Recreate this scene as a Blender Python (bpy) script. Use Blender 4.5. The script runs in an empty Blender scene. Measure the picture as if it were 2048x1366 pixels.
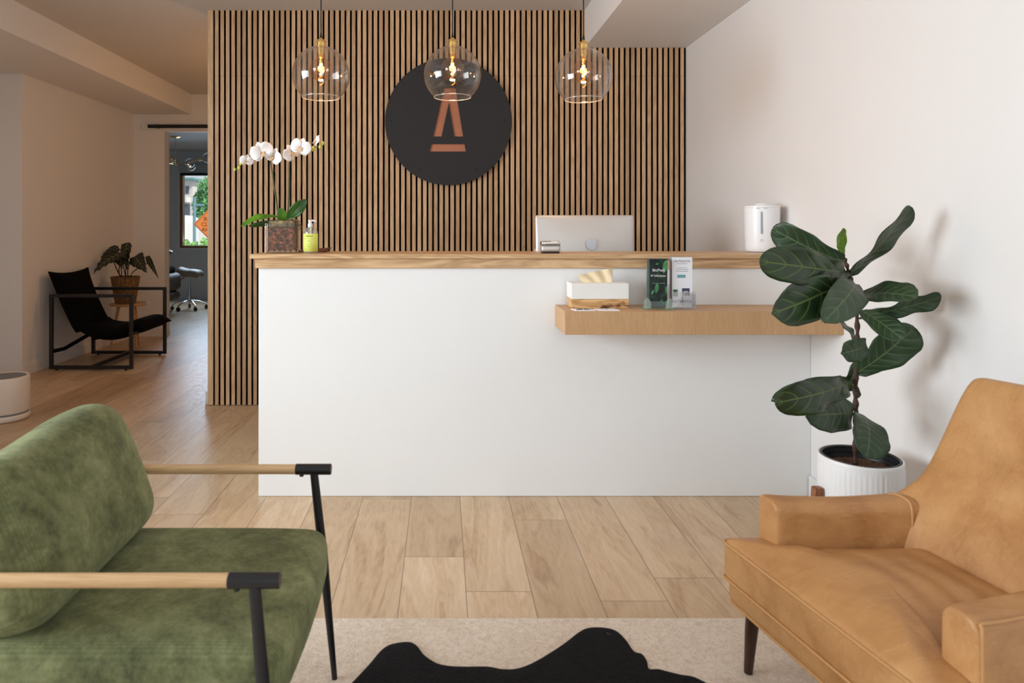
import bpy, bmesh, math, random
from mathutils import Vector, Matrix
random.seed(7)
R = math.radians
scene = bpy.context.scene
C = scene.collection

# ------------------------------------------------------------------ camera, world, light, exposure
F = 1365.0                       # focal length in pixels of the 2048 px frame
CX, CY, EYE = 885.0, 455.0, 1.2  # principal point and eye height
cd = bpy.data.cameras.new('camera'); cam = bpy.data.objects.new('camera', cd); C.objects.link(cam)
cam.location = (0, 0, EYE); cam.rotation_euler = (R(90), 0, 0)
cd.sensor_width = 36; cd.lens = F / 2048 * 36
cd.shift_x = (1024 - CX) / 2048; cd.shift_y = -(683 - CY) / 2048
cd.clip_start = 0.05; cd.clip_end = 200
cd.dof.use_dof = True; cd.dof.focus_distance = 3.6; cd.dof.aperture_fstop = 4.5
scene.camera = cam

vs = scene.view_settings
vs.view_transform = 'Standard'; vs.look = 'None'; vs.gamma = 1; vs.use_curve_mapping = False
vs.exposure = -0.06

w = bpy.data.worlds.new('sky'); scene.world = w; w.use_nodes = True
w.node_tree.nodes['Background'].inputs[0].default_value = (0.88, 0.94, 1.0, 1)
w.node_tree.nodes['Background'].inputs[1].default_value = 0.85

def area(name, loc, rot, sx, sy, power, col, spread=180):
    l = bpy.data.lights.new(name, 'AREA'); l.shape = 'RECTANGLE'; l.size = sx; l.size_y = sy
    l.energy = power; l.color = col; l.spread = R(spread)
    o = bpy.data.objects.new(name, l); C.objects.link(o); o.location = loc; o.rotation_euler = rot
    return o
sl = bpy.data.lights.new('sun', 'SUN'); sl.energy = 3.6; sl.angle = R(3); sl.color = (1.0, 0.96, 0.9)
so_ = bpy.data.objects.new('sun', sl); C.objects.link(so_)
so_.rotation_euler = Vector((-0.8, 0.45, -0.9)).to_track_quat('-Z', 'Y').to_euler()
def point(name, loc, power, col, rad=0.05):
    l = bpy.data.lights.new(name, 'POINT'); l.energy = power; l.color = col; l.shadow_soft_size = rad
    o = bpy.data.objects.new(name, l); C.objects.link(o); o.location = loc
    return o
# daylight in the storefront window behind the camera, the side window and the far room's window
area('storefront_daylight', (0.42, -1.26, 1.45), (R(76), 0, 0), 1.6, 2.0, 12, (0.84, 0.94, 1.0), 140)
area('side_window_daylight', (-3.56, 0.9, 1.6), (R(86), 0, R(-78)), 2.2, 1.5, 97, (0.85, 0.94, 1.0), 125)
area('far_window_daylight', (-3.7, 11.18, 1.5), (R(62), 0, R(180)), 1.1, 1.2, 19, (0.62, 0.80, 1.0), 130)
# warm hallway lamp behind the slat partition
point('hallway_lamp', (-1.0, 6.0, 1.9), 20, (1.0, 0.51, 0.17), 0.12)

def P(px, py, Y):
    return Vector(((px - CX) * Y / F, Y, EYE - (py - CY) * Y / F))

# ------------------------------------------------------------------ node helpers
class NT:
    def __init__(s, name):
        s.m = bpy.data.materials.new(name); s.m.use_nodes = True
        s.t = s.m.node_tree; s.n = s.t.nodes; s.b = s.n['Principled BSDF']; s.out = s.n['Material Output']
    def new(s, t, **k):
        n = s.n.new(t)
        for a, v in k.items(): setattr(n, a, v)
        return n
    def link(s, a, b): s.t.links.new(a, b)
    def put(s, inp, v):
        if isinstance(v, bpy.types.NodeSocket): s.link(v, inp)
        else: inp.default_value = v
    def math(s, op, a, b=0.0, c=0.0, clamp=False):
        n = s.new('ShaderNodeMath', operation=op); n.use_clamp = clamp
        s.put(n.inputs[0], a); s.put(n.inputs[1], b); s.put(n.inputs[2], c); return n.outputs[0]
    def mix(s, f, a, b, mode='MIX'):
        n = s.new('ShaderNodeMix', data_type='RGBA', blend_type=mode)
        s.put(n.inputs[0], f); s.put(n.inputs[6], c4(a)); s.put(n.inputs[7], c4(b)); return n.outputs[2]
    def ramp(s, f, stops):
        n = s.new('ShaderNodeValToRGB'); e = n.color_ramp.elements
        while len(e) < len(stops): e.new(0.5)
        for i, (p, c) in enumerate(stops): e[i].position = p; e[i].color = c4(c) if not isinstance(c, float) else (c, c, c, 1)
        s.put(n.inputs[0], f); return n.outputs[0]
    def obj(s): return s.new('ShaderNodeTexCoord').outputs['Object']
    def uv(s): return s.new('ShaderNodeTexCoord').outputs['UV']
    def pos(s): return s.new('ShaderNodeNewGeometry').outputs['Position']
    def island(s): return s.new('ShaderNodeNewGeometry').outputs['Random Per Island']
    def sep(s, v):
        n = s.new('ShaderNodeSeparateXYZ'); s.link(v, n.inputs[0]); return n.outputs
    def comb(s, x, y, z):
        n = s.new('ShaderNodeCombineXYZ')
        s.put(n.inputs[0], x); s.put(n.inputs[1], y); s.put(n.inputs[2], z); return n.outputs[0]
    def mapv(s, v, scale=(1, 1, 1), rot=(0, 0, 0)):
        n = s.new('ShaderNodeMapping'); s.link(v, n.inputs[0]); n.inputs['Scale'].default_value = scale
        n.inputs['Rotation'].default_value = rot; return n.outputs[0]
    def noise(s, v, scale=5, detail=4, rough=0.5, dist=0.0):
        n = s.new('ShaderNodeTexNoise'); s.link(v, n.inputs['Vector']); n.inputs['Scale'].default_value = scale
        n.inputs['Detail'].default_value = detail; n.inputs['Roughness'].default_value = rough
        n.inputs['Distortion'].default_value = dist; return n.outputs[0]
    def bump(s, h, strength=0.3, dist=0.01):
        n = s.new('ShaderNodeBump'); n.inputs['Strength'].default_value = strength
        n.inputs['Distance'].default_value = dist; s.link(h, n.inputs['Height']); s.link(n.outputs[0], s.b.inputs['Normal'])
    def set(s, **k):
        for a, v in k.items(): s.put(s.b.inputs[a.replace('_', ' ')], c4(v) if isinstance(v, tuple) and len(v) == 3 else v)
def c4(c):
    return (*c, 1) if isinstance(c, tuple) and len(c) == 3 else c
def srgb(r, g, b):
    f = lambda v: (v / 255 / 12.92) if v / 255 <= 0.04045 else ((v / 255 + 0.055) / 1.055) ** 2.4
    return (f(r), f(g), f(b))

def plain(name, col, rough=0.5, metal=0.0, var=0.04, scale=8.0, bump=0.0, bscale=80.0, coat=0.0, bdist=0.002, sheen=0.0):
    t = NT(name); o = t.obj()
    n = t.noise(o, scale, 3)
    lo = tuple(max(0, c * (1 - var * 2)) for c in col); hi = tuple(min(1, c * (1 + var)) for c in col)
    t.set(Base_Color=t.ramp(n, [(0.3, lo), (0.7, hi)]), Roughness=rough, Metallic=metal)
    if coat: t.set(Coat_Weight=coat, Coat_Roughness=0.15)
    if sheen: t.set(Sheen_Weight=sheen, Sheen_Roughness=0.5)
    if bump: t.bump(t.noise(o, bscale, 3), bump, bdist)
    return t.m

def wood(name, dark, light, axis='X', scale=1.0, rough=0.45, island=0.0, rings=0.5, knots=False):
    """procedural timber; grain runs along axis"""
    t = NT(name); o = t.obj()
    if island:
        r = t.island(); off = t.comb(t.math('MULTIPLY', r, 37.0), t.math('MULTIPLY', r, 91.0), t.math('MULTIPLY', r, 53.0))
        va = t.new('ShaderNodeVectorMath', operation='ADD'); t.link(o, va.inputs[0]); t.link(off, va.inputs[1]); o = va.outputs[0]
    st = {'X': (0.09, 1, 1), 'Y': (1, 0.09, 1), 'Z': (1, 1, 0.09)}[axis]
    v = t.mapv(o, tuple(a * scale for a in st))
    fine = t.noise(v, 130, 3, 0.6)
    broad = t.noise(v, 9, 3, 0.5, 1.2)
    wv = t.math('FRACT', t.math('MULTIPLY', broad, 9.0))
    wv = t.math('ABSOLUTE', t.math('SUBTRACT', wv, 0.5))
    f = t.math('ADD', t.math('MULTIPLY', fine, 0.5), t.math('MULTIPLY', wv, rings))
    f = t.math('ADD', f, t.math('MULTIPLY', broad, 0.3))
    col = t.ramp(f, [(0.25, dark), (0.75, light)])
    if island:
        k = t.ramp(r, [(0.0, (0.80, 0.79, 0.77)), (0.4, (0.97, 0.95, 0.93)), (1.0, (1.12, 1.12, 1.12))])
        col = t.mix(1.0, col, k, 'MULTIPLY')
    if knots:
        kn = t.noise(t.mapv(o, (9, 9, 26)), 1.0, 2)
        col = t.mix(t.ramp(kn, [(0.60, 0.0), (0.66, 1.0)]), col, srgb(92, 48, 26))
    t.set(Base_Color=col, Roughness=rough)
    t.bump(fine, 0.08, 0.001)
    return t.m

def glassy(name, tint=(1, 1, 1), refl=0.06, edge=0.5, rough=0.0, body=0.0, bodycol=(1, 1, 1), blend=0.35):
    """clear shell: see-through with view-angle reflections"""
    t = NT(name)
    tr = t.new('ShaderNodeBsdfTransparent'); tr.inputs[0].default_value = c4(tint)
    gl = t.new('ShaderNodeBsdfGlossy'); gl.inputs['Roughness'].default_value = rough; gl.inputs['Color'].default_value = (1, 1, 1, 1)
    lw = t.new('ShaderNodeLayerWeight'); lw.inputs['Blend'].default_value = blend
    f = t.math('ADD', t.math('MULTIPLY', lw.outputs['Facing'], edge), refl, clamp=True)
    if edge > 0.3:
        f = t.math('ADD', t.math('MULTIPLY', t.math('POWER', lw.outputs['Facing'], 2.5), edge), refl, clamp=True)
    mx = t.new('ShaderNodeMixShader'); t.link(f, mx.inputs[0]); t.link(tr.outputs[0], mx.inputs[1]); t.link(gl.outputs[0], mx.inputs[2])
    last = mx.outputs[0]
    if body:
        df = t.new('ShaderNodeBsdfDiffuse'); df.inputs[0].default_value = c4(bodycol)
        m2 = t.new('ShaderNodeMixShader'); m2.inputs[0].default_value = body
        t.link(last, m2.inputs[1]); t.link(df.outputs[0], m2.inputs[2]); last = m2.outputs[0]
    t.link(last, t.out.inputs['Surface'])
    return t.m

def emit(name, col, strength):
    t = NT(name); t.set(Base_Color=col, Emission_Color=col, Emission_Strength=strength); return t.m

# ------------------------------------------------------------------ materials
def floor_mat():
    t = NT('oak_plank_floor'); x, y, z = t.sep(t.pos())[:3]
    W, L = 0.2155, 1.8
    px = t.math('DIVIDE', t.math('ADD', x, 0.138), W)
    row = t.math('FLOOR', px); fx = t.math('FRACT', px)
    wn = t.new('ShaderNodeTexWhiteNoise', noise_dimensions='1D'); t.link(row, wn.inputs['W'])
    outside = t.math('ADD', t.math('GREATER_THAN', row, 2.5), t.math('LESS_THAN', row, -0.5))
    off = t.math('ADD', t.math('MULTIPLY', row, -0.236), t.math('MULTIPLY', t.math('GREATER_THAN', row, 1.5), 0.786))
    off = t.math('ADD', t.math('ADD', off, 0.686), t.math('MULTIPLY', t.math('MULTIPLY', wn.outputs['Value'], outside), 1.8))
    py = t.math('DIVIDE', t.math('SUBTRACT', y, off), L)
    cell = t.math('FLOOR', py); fy = t.math('FRACT', py)
    w2 = t.new('ShaderNodeTexWhiteNoise', noise_dimensions='2D'); t.link(t.comb(row, cell, 0.0), w2.inputs['Vector'])
    rnd = w2.outputs['Value']
    v = t.comb(t.math('ADD', x, t.math('MULTIPLY', rnd, 13.0)), t.math('MULTIPLY', y, 0.16), t.math('MULTIPLY', rnd, 7.0))
    fine = t.noise(v, 90, 4, 0.65)
    broad = t.noise(v, 7, 3, 0.5, 0.9)
    wv = t.math('ABSOLUTE', t.math('SUBTRACT', t.math('FRACT', t.math('MULTIPLY', broad, 7.0)), 0.5))
    f = t.math('ADD', t.math('ADD', t.math('MULTIPLY', fine, 0.42), t.math('MULTIPLY', wv, 0.22)), t.math('MULTIPLY', broad, 0.5))
    col = t.ramp(f, [(0.28, srgb(170, 134, 96)), (0.5, srgb(206, 176, 142)), (0.78, srgb(226, 202, 172))])
    tone = t.ramp(rnd, [(0.0, (0.80, 0.76, 0.71)), (0.5, (0.97, 0.96, 0.94)), (1.0, (1.06, 1.06, 1.06))])
    col = t.mix(1.0, col, tone, 'MULTIPLY')
    kn = t.noise(t.comb(t.math('ADD', t.math('MULTIPLY', x, 9.0), t.math('MULTIPLY', rnd, 30.0)), t.math('MULTIPLY', y, 3.2), 0.0), 1.0, 1)
    col = t.mix(t.math('MULTIPLY', t.ramp(kn, [(0.72, 0.0), (0.80, 1.0)]), 0.55), col, srgb(116, 80, 54))
    ex = t.math('MULTIPLY', t.math('MINIMUM', fx, t.math('SUBTRACT', 1.0, fx)), W)
    ey = t.math('MULTIPLY', t.math('MINIMUM', fy, t.math('SUBTRACT', 1.0, fy)), L)
    e = t.math('MINIMUM', ex, ey)
    seam = t.ramp(t.math('MULTIPLY', e, 100.0), [(0.08, 1.0), (0.19, 0.0)])
    col = t.mix(t.math('MULTIPLY', seam, 0.72), col, srgb(96, 70, 48))
    t.set(Base_Color=col, Roughness=t.ramp(fine, [(0.3, 0.30), (0.7, 0.42)]), Specular_IOR_Level=0.5)
    h = t.math('SUBTRACT', t.math('MULTIPLY', fine, 0.25), seam)
    t.bump(h, 0.25, 0.0012)
    return t.m

def paint(name, col, rough=0.55):
    t = NT(name); p = t.pos()
    n = t.noise(p, 1.3, 3); f = t.noise(p, 140, 3)
    t.set(Base_Color=t.ramp(n, [(0.3, tuple(c * 0.975 for c in col)), (0.7, col)]), Roughness=rough)
    t.bump(f, 0.05, 0.001); return t.m

def rug_mat():
    t = NT('beige_wool_loop'); p = t.pos()
    a = t.noise(p, 210, 2, 0.6); b = t.noise(p, 4, 3); c = t.noise(p, 55, 3, 0.6, 0.6)
    f = t.math('ADD', t.math('MULTIPLY', a, 0.55), t.math('MULTIPLY', c, 0.45))
    col = t.ramp(f, [(0.34, srgb(186, 164, 142)), (0.52, srgb(222, 204, 184)), (0.68, srgb(240, 228, 212))])
    col = t.mix(0.3, col, t.ramp(b, [(0.3, srgb(204, 182, 160)), (0.7, srgb(234, 220, 204))]))
    t.set(Base_Color=col, Roughness=0.95, Sheen_Weight=0.3)
    t.bump(f, 0.7, 0.004); return t.m

def corduroy():
    t = NT('green_corduroy'); o = t.obj()
    n = t.noise(o, 7, 4, 0.6, 0.6); fz = t.noise(o, 90, 3, 0.7); mid = t.noise(o, 26, 3, 0.6)
    f = t.math('ADD', t.math('ADD', t.math('MULTIPLY', n, 0.55), t.math('MULTIPLY', mid, 0.3)), t.math('MULTIPLY', fz, 0.25))
    col = t.ramp(f, [(0.38, srgb(64, 68, 41)), (0.52, srgb(106, 110, 72)), (0.72, srgb(150, 155, 110))])
    y = t.sep(o)[1]
    rib = t.math('SINE', t.math('MULTIPLY', y, 2 * math.pi / 0.0052))
    rib01 = t.math('ADD', t.math('MULTIPLY', rib, 0.5), 0.5)
    col = t.mix(t.math('MULTIPLY', t.math('SUBTRACT', 1.0, rib01), 0.22), col, srgb(52, 60, 30))
    t.set(Base_Color=col, Roughness=0.9, Sheen_Weight=0.3, Sheen_Roughness=0.45, Sheen_Tint=srgb(170, 180, 140))
    t.bump(t.math('ADD', t.math('MULTIPLY', rib01, 0.5), fz), 0.35, 0.0016); return t.m

def leather():
    t = NT('tan_leather'); o = t.obj()
    n = t.noise(o, 5, 4, 0.6, 0.5); g = t.noise(o, 260, 2); scr = t.noise(t.mapv(o, (2.5, 18, 9), (0.4, 0.7, 0.9)), 2.2, 3, 0.6, 1.4)
    f = t.math('ADD', t.math('MULTIPLY', n, 0.8), t.math('MULTIPLY', scr, 0.2))
    col = t.ramp(f, [(0.32, srgb(162, 112, 66)), (0.52, srgb(184, 134, 84)), (0.72, srgb(200, 152, 100))])
    line = t.math('ABSOLUTE', t.math('SUBTRACT', scr, 0.5))
    col = t.mix(t.math('MULTIPLY', t.ramp(line, [(0.0, 1.0), (0.012, 0.0)]), 0.22), col, srgb(226, 184, 136))
    t.set(Base_Color=col, Roughness=t.ramp(n, [(0.3, 0.40), (0.7, 0.52)]), Specular_IOR_Level=0.45)
    crease = t.noise(t.mapv(o, (9, 3, 9), (0, 0, 0.35)), 1.0, 3, 0.5, 1.0)
    t.bump(t.math('ADD', t.math('MULTIPLY', g, 0.03), crease), 0.35, 0.012); return t.m

def leaf_mat(name, base, base2, vein, nside=7.0, slant=1.6, wv=0.035, rough=0.34, veinmix=0.8):
    t = NT(name); u, v = t.sep(t.uv())[:2]
    a = t.math('ABSOLUTE', t.math('SUBTRACT', t.math('MULTIPLY', u, 2.0), 1.0))
    mid = t.ramp(a, [(0.02, 1.0), (0.055, 0.0)])
    curve = t.math('POWER', a, 1.35)
    s = t.math('FRACT', t.math('SUBTRACT', t.math('MULTIPLY', v, nside), t.math('MULTIPLY', curve, slant)))
    d = t.math('ABSOLUTE', t.math('SUBTRACT', s, 0.5))
    side = t.ramp(d, [(wv, 1.0), (wv * 2.4, 0.0)])
    side = t.math('MULTIPLY', side, t.ramp(a, [(0.55, 1.0), (0.95, 0.0)]))
    vn = t.math('MAXIMUM', mid, t.math('MULTIPLY', side, 0.6))
    n = t.noise(t.obj(), 14, 3)
    col = t.ramp(n, [(0.35, base), (0.7, base2)])
    col = t.mix(t.math('MULTIPLY', vn, veinmix), col, vein)
    t.set(Base_Color=col, Roughness=rough, Specular_IOR_Level=0.5)
    puff = t.math('MULTIPLY', d, t.math('SUBTRACT', 1.0, a))
    t.bump(t.math('SUBTRACT', t.math('MULTIPLY', puff, 1.0), t.math('MULTIPLY', vn, 0.25)), 0.5, 0.006); return t.m

def bark_mat():
    t = NT('bark_chips'); o = t.obj()
    vo = t.new('ShaderNodeTexVoronoi'); t.link(o, vo.inputs['Vector']); vo.inputs['Scale'].default_value = 95
    n = t.noise(o, 60, 3)
    col = t.ramp(t.math('MULTIPLY', t.math('ADD', n, t.sep(vo.outputs['Color'])[0]), 0.5), [(0.25, srgb(52, 26, 14)), (0.5, srgb(120, 62, 32)), (0.8, srgb(196, 116, 68))])
    t.set(Base_Color=col, Roughness=0.8); t.bump(vo.outputs['Distance'], 0.8, 0.006); return t.m

def hide_mat():
    t = NT('black_cow_hair'); p = t.pos()
    h = t.noise(t.mapv(p, (4, 26, 4), (0, 0, 0.5)), 12, 3, 0.6, 0.8); n = t.noise(p, 6, 2)
    spot = t.ramp(t.noise(p, 40, 2), [(0.62, 0.0), (0.68, 1.0)])
    x, y, z = t.sep(p)[:3]
    dx = t.math('SUBTRACT', x, 0.505); dy = t.math('SUBTRACT', y, 2.0)
    dd = t.math('ADD', t.math('MULTIPLY', dx, dx), t.math('MULTIPLY', dy, dy))
    near = t.ramp(t.math('MULTIPLY', dd, 250.0), [(0.15, 1.0), (0.5, 0.0)])
    col = t.ramp(h, [(0.35, (0.0022, 0.002, 0.0024)), (0.75, (0.014, 0.013, 0.015))])
    col = t.mix(t.math('MULTIPLY', spot, near), col, srgb(190, 180, 170))
    t.set(Base_Color=col, Roughness=0.62, Specular_IOR_Level=0.08)
    t.bump(t.math('ADD', h, n), 0.5, 0.01); return t.m

M = {}
M['floor'] = floor_mat()
M['white'] = paint('white_wall_paint', srgb(234, 231, 229))
M['ceil'] = paint('ceiling_paint', srgb(214, 208, 202), 0.8)
M['desk'] = paint('white_desk_paint', srgb(240, 240, 240), 0.45)
M['grey_wall'] = paint('grey_blue_wall_paint', srgb(204, 210, 214), 0.7)
M['trim'] = paint('white_trim_paint', srgb(232, 229, 226), 0.4)
M['slat'] = wood('oak_slat', srgb(172, 132, 94), srgb(218, 182, 142), 'Z', 1.0, 0.55, island=1.0)
M['oakZ'] = wood('oak_upright', srgb(180, 144, 108), srgb(220, 186, 148), 'Z', 1.0, 0.5)
M['oakX'] = wood('oak_lengthwise', srgb(172, 132, 92), srgb(220, 184, 140), 'X', 1.0, 0.42, rings=0.7)
M['shelfwood'] = wood('quartered_oak_veneer', srgb(184, 142, 100), srgb(212, 172, 128), 'Z', 2.0, 0.45, rings=0.12)
M['armwood'] = wood('ash_arm_wood', srgb(190, 150, 106), srgb(224, 188, 144), 'X', 1.4, 0.38, rings=0.3)
M['standwood'] = wood('acacia_stand_wood', srgb(92, 52, 30), srgb(156, 98, 60), 'Z', 2, 0.4)
M['walnut'] = wood('dark_walnut', srgb(34, 20, 15), srgb(64, 40, 30), 'Z', 2, 0.35)
M['tablewood'] = wood('pale_table_wood', srgb(160, 118, 78), srgb(208, 166, 120), 'X', 1.5, 0.5)
M['burl'] = wood('knotty_pine', srgb(176, 124, 70), srgb(226, 184, 128), 'X', 1.2, 0.5, rings=0.9, knots=True)
M['traywood'] = wood('brown_tray_wood', srgb(86, 48, 28), srgb(132, 80, 50), 'X', 2, 0.5)
M['gap'] = plain('black_felt', (0.003, 0.0025, 0.0025), 1.0, var=0.1)
for _m in ('gap',): M[_m].node_tree.nodes['Principled BSDF'].inputs['Specular IOR Level'].default_value = 0.05
M['blackmetal'] = plain('black_powder_coat', (0.006, 0.006, 0.008), 0.42, 0.0)
M['blackfabric'] = plain('black_canvas', (0.0028, 0.0028, 0.0032), 1.0, bump=0.3, bscale=160)
M['blackfabric'].node_tree.nodes['Principled BSDF'].inputs['Specular IOR Level'].default_value = 0.1
M['disc'] = plain('matte_black_panel', (0.016, 0.016, 0.018), 0.7, bump=0.05)
M['copper'] = plain('copper_panel', srgb(176, 112, 84), 0.5, 0.15)
M['brass'] = plain('brushed_brass', srgb(240, 206, 132), 0.22, 1.0)
M['chrome'] = plain('chrome', (0.75, 0.77, 0.8), 0.12, 1.0, var=0.01)
M['alu'] = plain('satin_aluminium', srgb(204, 202, 200), 0.42, 0.55, var=0.01)
M['alu_logo'] = plain('polished_aluminium', srgb(198, 206, 216), 0.45, 0.3, var=0.01)
M['plastic'] = plain('white_plastic', srgb(240, 240, 242), 0.32, var=0.005)
M['offwhite'] = plain('cream_plastic', srgb(226, 212, 198), 0.5, var=0.01)
M['ceramic'] = plain('white_glazed_ceramic', srgb(240, 240, 240), 0.4, var=0.01)
M['black_pl'] = plain('black_nursery_plastic', (0.01, 0.01, 0.012), 0.4)
M['grey_pl'] = plain('grey_plastic', srgb(120, 120, 122), 0.5)
M['blue_strip'] = plain('blue_grey_window_strip', srgb(150, 164, 178), 0.3)
M['soil'] = plain('potting_soil', srgb(92, 62, 42), 0.95, var=0.35, scale=60, bump=1.0, bscale=90, bdist=0.01)
M['bark'] = bark_mat()
M['moss'] = plain('dry_moss', srgb(150, 132, 98), 0.95, var=0.4, scale=60, bump=1.0, bscale=120, bdist=0.006)
M['rug'] = rug_mat(); M['green'] = corduroy(); M['leather'] = leather(); M['hide'] = hide_mat()
M['piping'] = plain('tan_leather_piping', srgb(190, 140, 88), 0.45)
M['figleaf'] = leaf_mat('fig_leaf', srgb(20, 40, 16), srgb(36, 62, 24), srgb(104, 134, 56), rough=0.36, veinmix=0.6)
M['figleaf2'] = leaf_mat('fig_leaf_pale', srgb(32, 54, 32), srgb(46, 70, 42), srgb(108, 128, 78), rough=0.46, veinmix=0.55)
M['figbud'] = leaf_mat('young_fig_leaf', srgb(90, 130, 20), srgb(130, 165, 40), srgb(60, 90, 20), rough=0.3)
M['alocasia'] = leaf_mat('alocasia_leaf', srgb(14, 20, 13), srgb(22, 30, 18), srgb(140, 148, 100), nside=6.5, slant=1.2, wv=0.05, rough=0.35)
M['orchidleaf'] = leaf_mat('orchid_leaf', srgb(60, 110, 16), srgb(96, 146, 26), srgb(60, 100, 20), nside=1, wv=0.001, veinmix=0.5)
M['orchidleaf_dark'] = leaf_mat('orchid_leaf_dark', srgb(30, 66, 14), srgb(48, 92, 20), srgb(40, 80, 20), nside=1, wv=0.001, veinmix=0.5)
M['stem'] = plain('brown_stem', srgb(70, 46, 32), 0.7, var=0.3, scale=60, bump=0.6, bscale=150)
M['gstem'] = plain('green_brown_stem', srgb(82, 84, 44), 0.6, var=0.2, scale=60)
M['alstem'] = plain('dark_green_stalk', srgb(52, 48, 30), 0.6, var=0.2)
M['bud'] = plain('yellow_green_bud', srgb(200, 204, 90), 0.5)
M['lip'] = plain('orange_orchid_lip', srgb(236, 190, 140), 0.5, var=0.25, scale=120)
def petal_mat():
    t = NT('white_petal'); t.set(Base_Color=srgb(250, 244, 242), Roughness=0.5, Subsurface_Weight=0.15)
    t.bump(t.noise(t.obj(), 60, 2), 0.1, 0.002); return t.m
M['petal'] = petal_mat()
M['glass'] = glassy('clear_globe_glass', (0.955, 0.94, 0.93), 0.028, 0.8)
M['rimglass'] = glassy('polished_glass_rim', (0.8, 0.79, 0.78), 0.18, 0.8, 0.05, body=0.25, bodycol=(0.8, 0.76, 0.72))
M['amber'] = glassy('amber_bulb_glass', (1.0, 0.80, 0.62), 0.06, 0.5)
M['potglass'] = glassy('thick_pot_glass', (0.93, 0.93, 0.92), 0.03, 0.3, 0.02, body=0.03, bodycol=(0.6, 0.6, 0.58))
M['bottleglass'] = glassy('clear_bottle', (0.86, 0.88, 0.82), 0.08, 0.5, 0.03, body=0.12)
M['acrylic'] = glassy('green_edged_acrylic', (0.86, 0.95, 0.91), 0.10, 0.4, 0.0, body=0.06, bodycol=(0.5, 0.75, 0.65))
M['acrylic_clear'] = glassy('clear_acrylic', (0.93, 0.93, 0.94), 0.10, 0.35, 0.0, body=0.10, bodycol=(0.85, 0.85, 0.86))
M['pane'] = glassy('window_pane', (0.95, 0.97, 0.97), 0.03, 0.2)
M['filament'] = emit('glowing_filament', (1.0, 0.50, 0.13), 42.0)
M['tissue'] = plain('cream_tissue', srgb(238, 218, 182), 0.8)
M['box_white'] = plain('white_lacquer_box', srgb(240, 238, 234), 0.35, var=0.01)
M['label'] = plain('lime_label', srgb(228, 240, 120), 0.5, var=0.02)
M['ink'] = plain('dark_ink', (0.02, 0.025, 0.02), 0.6)
M['ink_grey'] = plain('grey_ink', srgb(140, 146, 120), 0.6)
M['ink_light'] = plain('pale_grey_ink', srgb(150, 152, 160), 0.6)
M['white_ink'] = plain('white_ink', srgb(240, 240, 238), 0.6)
M['paper'] = plain('white_paper', srgb(238, 238, 244), 0.6, var=0.005)
M['paper_edge'] = plain('paper_stack_edge', srgb(168, 168, 186), 0.7, var=0.05, scale=60)
def leaflet_dark():
    t = NT('dark_leaf_print'); o = t.obj()
    n = t.noise(t.mapv(o, (20, 20, 14), (0, 0.6, 0)), 1.6, 3, 0.55, 1.2)
    t.set(Base_Color=t.ramp(n, [(0.42, srgb(14, 18, 22)), (0.58, srgb(20, 48, 36)), (0.74, srgb(44, 104, 70))]), Roughness=0.35)
    return t.m
M['leaflet'] = leaflet_dark()
M['leafprint'] = plain('green_leaf_print', srgb(72, 140, 92), 0.4, var=0.2, scale=60)
M['teal'] = plain('teal_print', srgb(108, 166, 168), 0.5)
M['navy'] = plain('navy_print', srgb(66, 70, 96), 0.5)
M['slate'] = plain('slate_print', srgb(92, 104, 106), 0.4)
M['basket'] = plain('woven_seagrass', srgb(134, 98, 58), 0.9, var=0.3, scale=50, bump=1.0, bscale=110, bdist=0.006)
M['vinyl'] = plain('beige_vinyl', srgb(138, 130, 120), 0.5)
M['vinyl_dark'] = plain('taupe_vinyl', srgb(78, 70, 60), 0.6)
M['window_wood'] = wood('varnished_frame_wood', srgb(110, 76, 40), srgb(160, 118, 66), 'Z', 2)
M['shade'] = plain('grey_shade_cloth', srgb(176, 182, 186), 0.8)
M['orange'] = plain('orange_sign_sheeting', srgb(255, 140, 58), 0.45)
M['outleaf'] = plain('tree_leaves', srgb(122, 184, 118), 0.7, var=0.4, scale=3)
M['shrubleaf'] = plain('shrub_leaves', srgb(160, 215, 130), 0.7, var=0.35, scale=5)
M['trunk'] = plain('tree_bark', srgb(100, 84, 70), 0.9)
M['facade'] = plain('pale_brick', srgb(226, 218, 214), 0.8)
M['roofteal'] = plain('teal_awning', srgb(110, 158, 160), 0.6)
M['winglass'] = plain('dark_window', srgb(90, 104, 120), 0.2)
M['asphalt'] = plain('pale_asphalt', srgb(170, 168, 165), 0.9)
M['bluepost'] = plain('blue_post_paint', srgb(120, 160, 176), 0.5)

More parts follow.
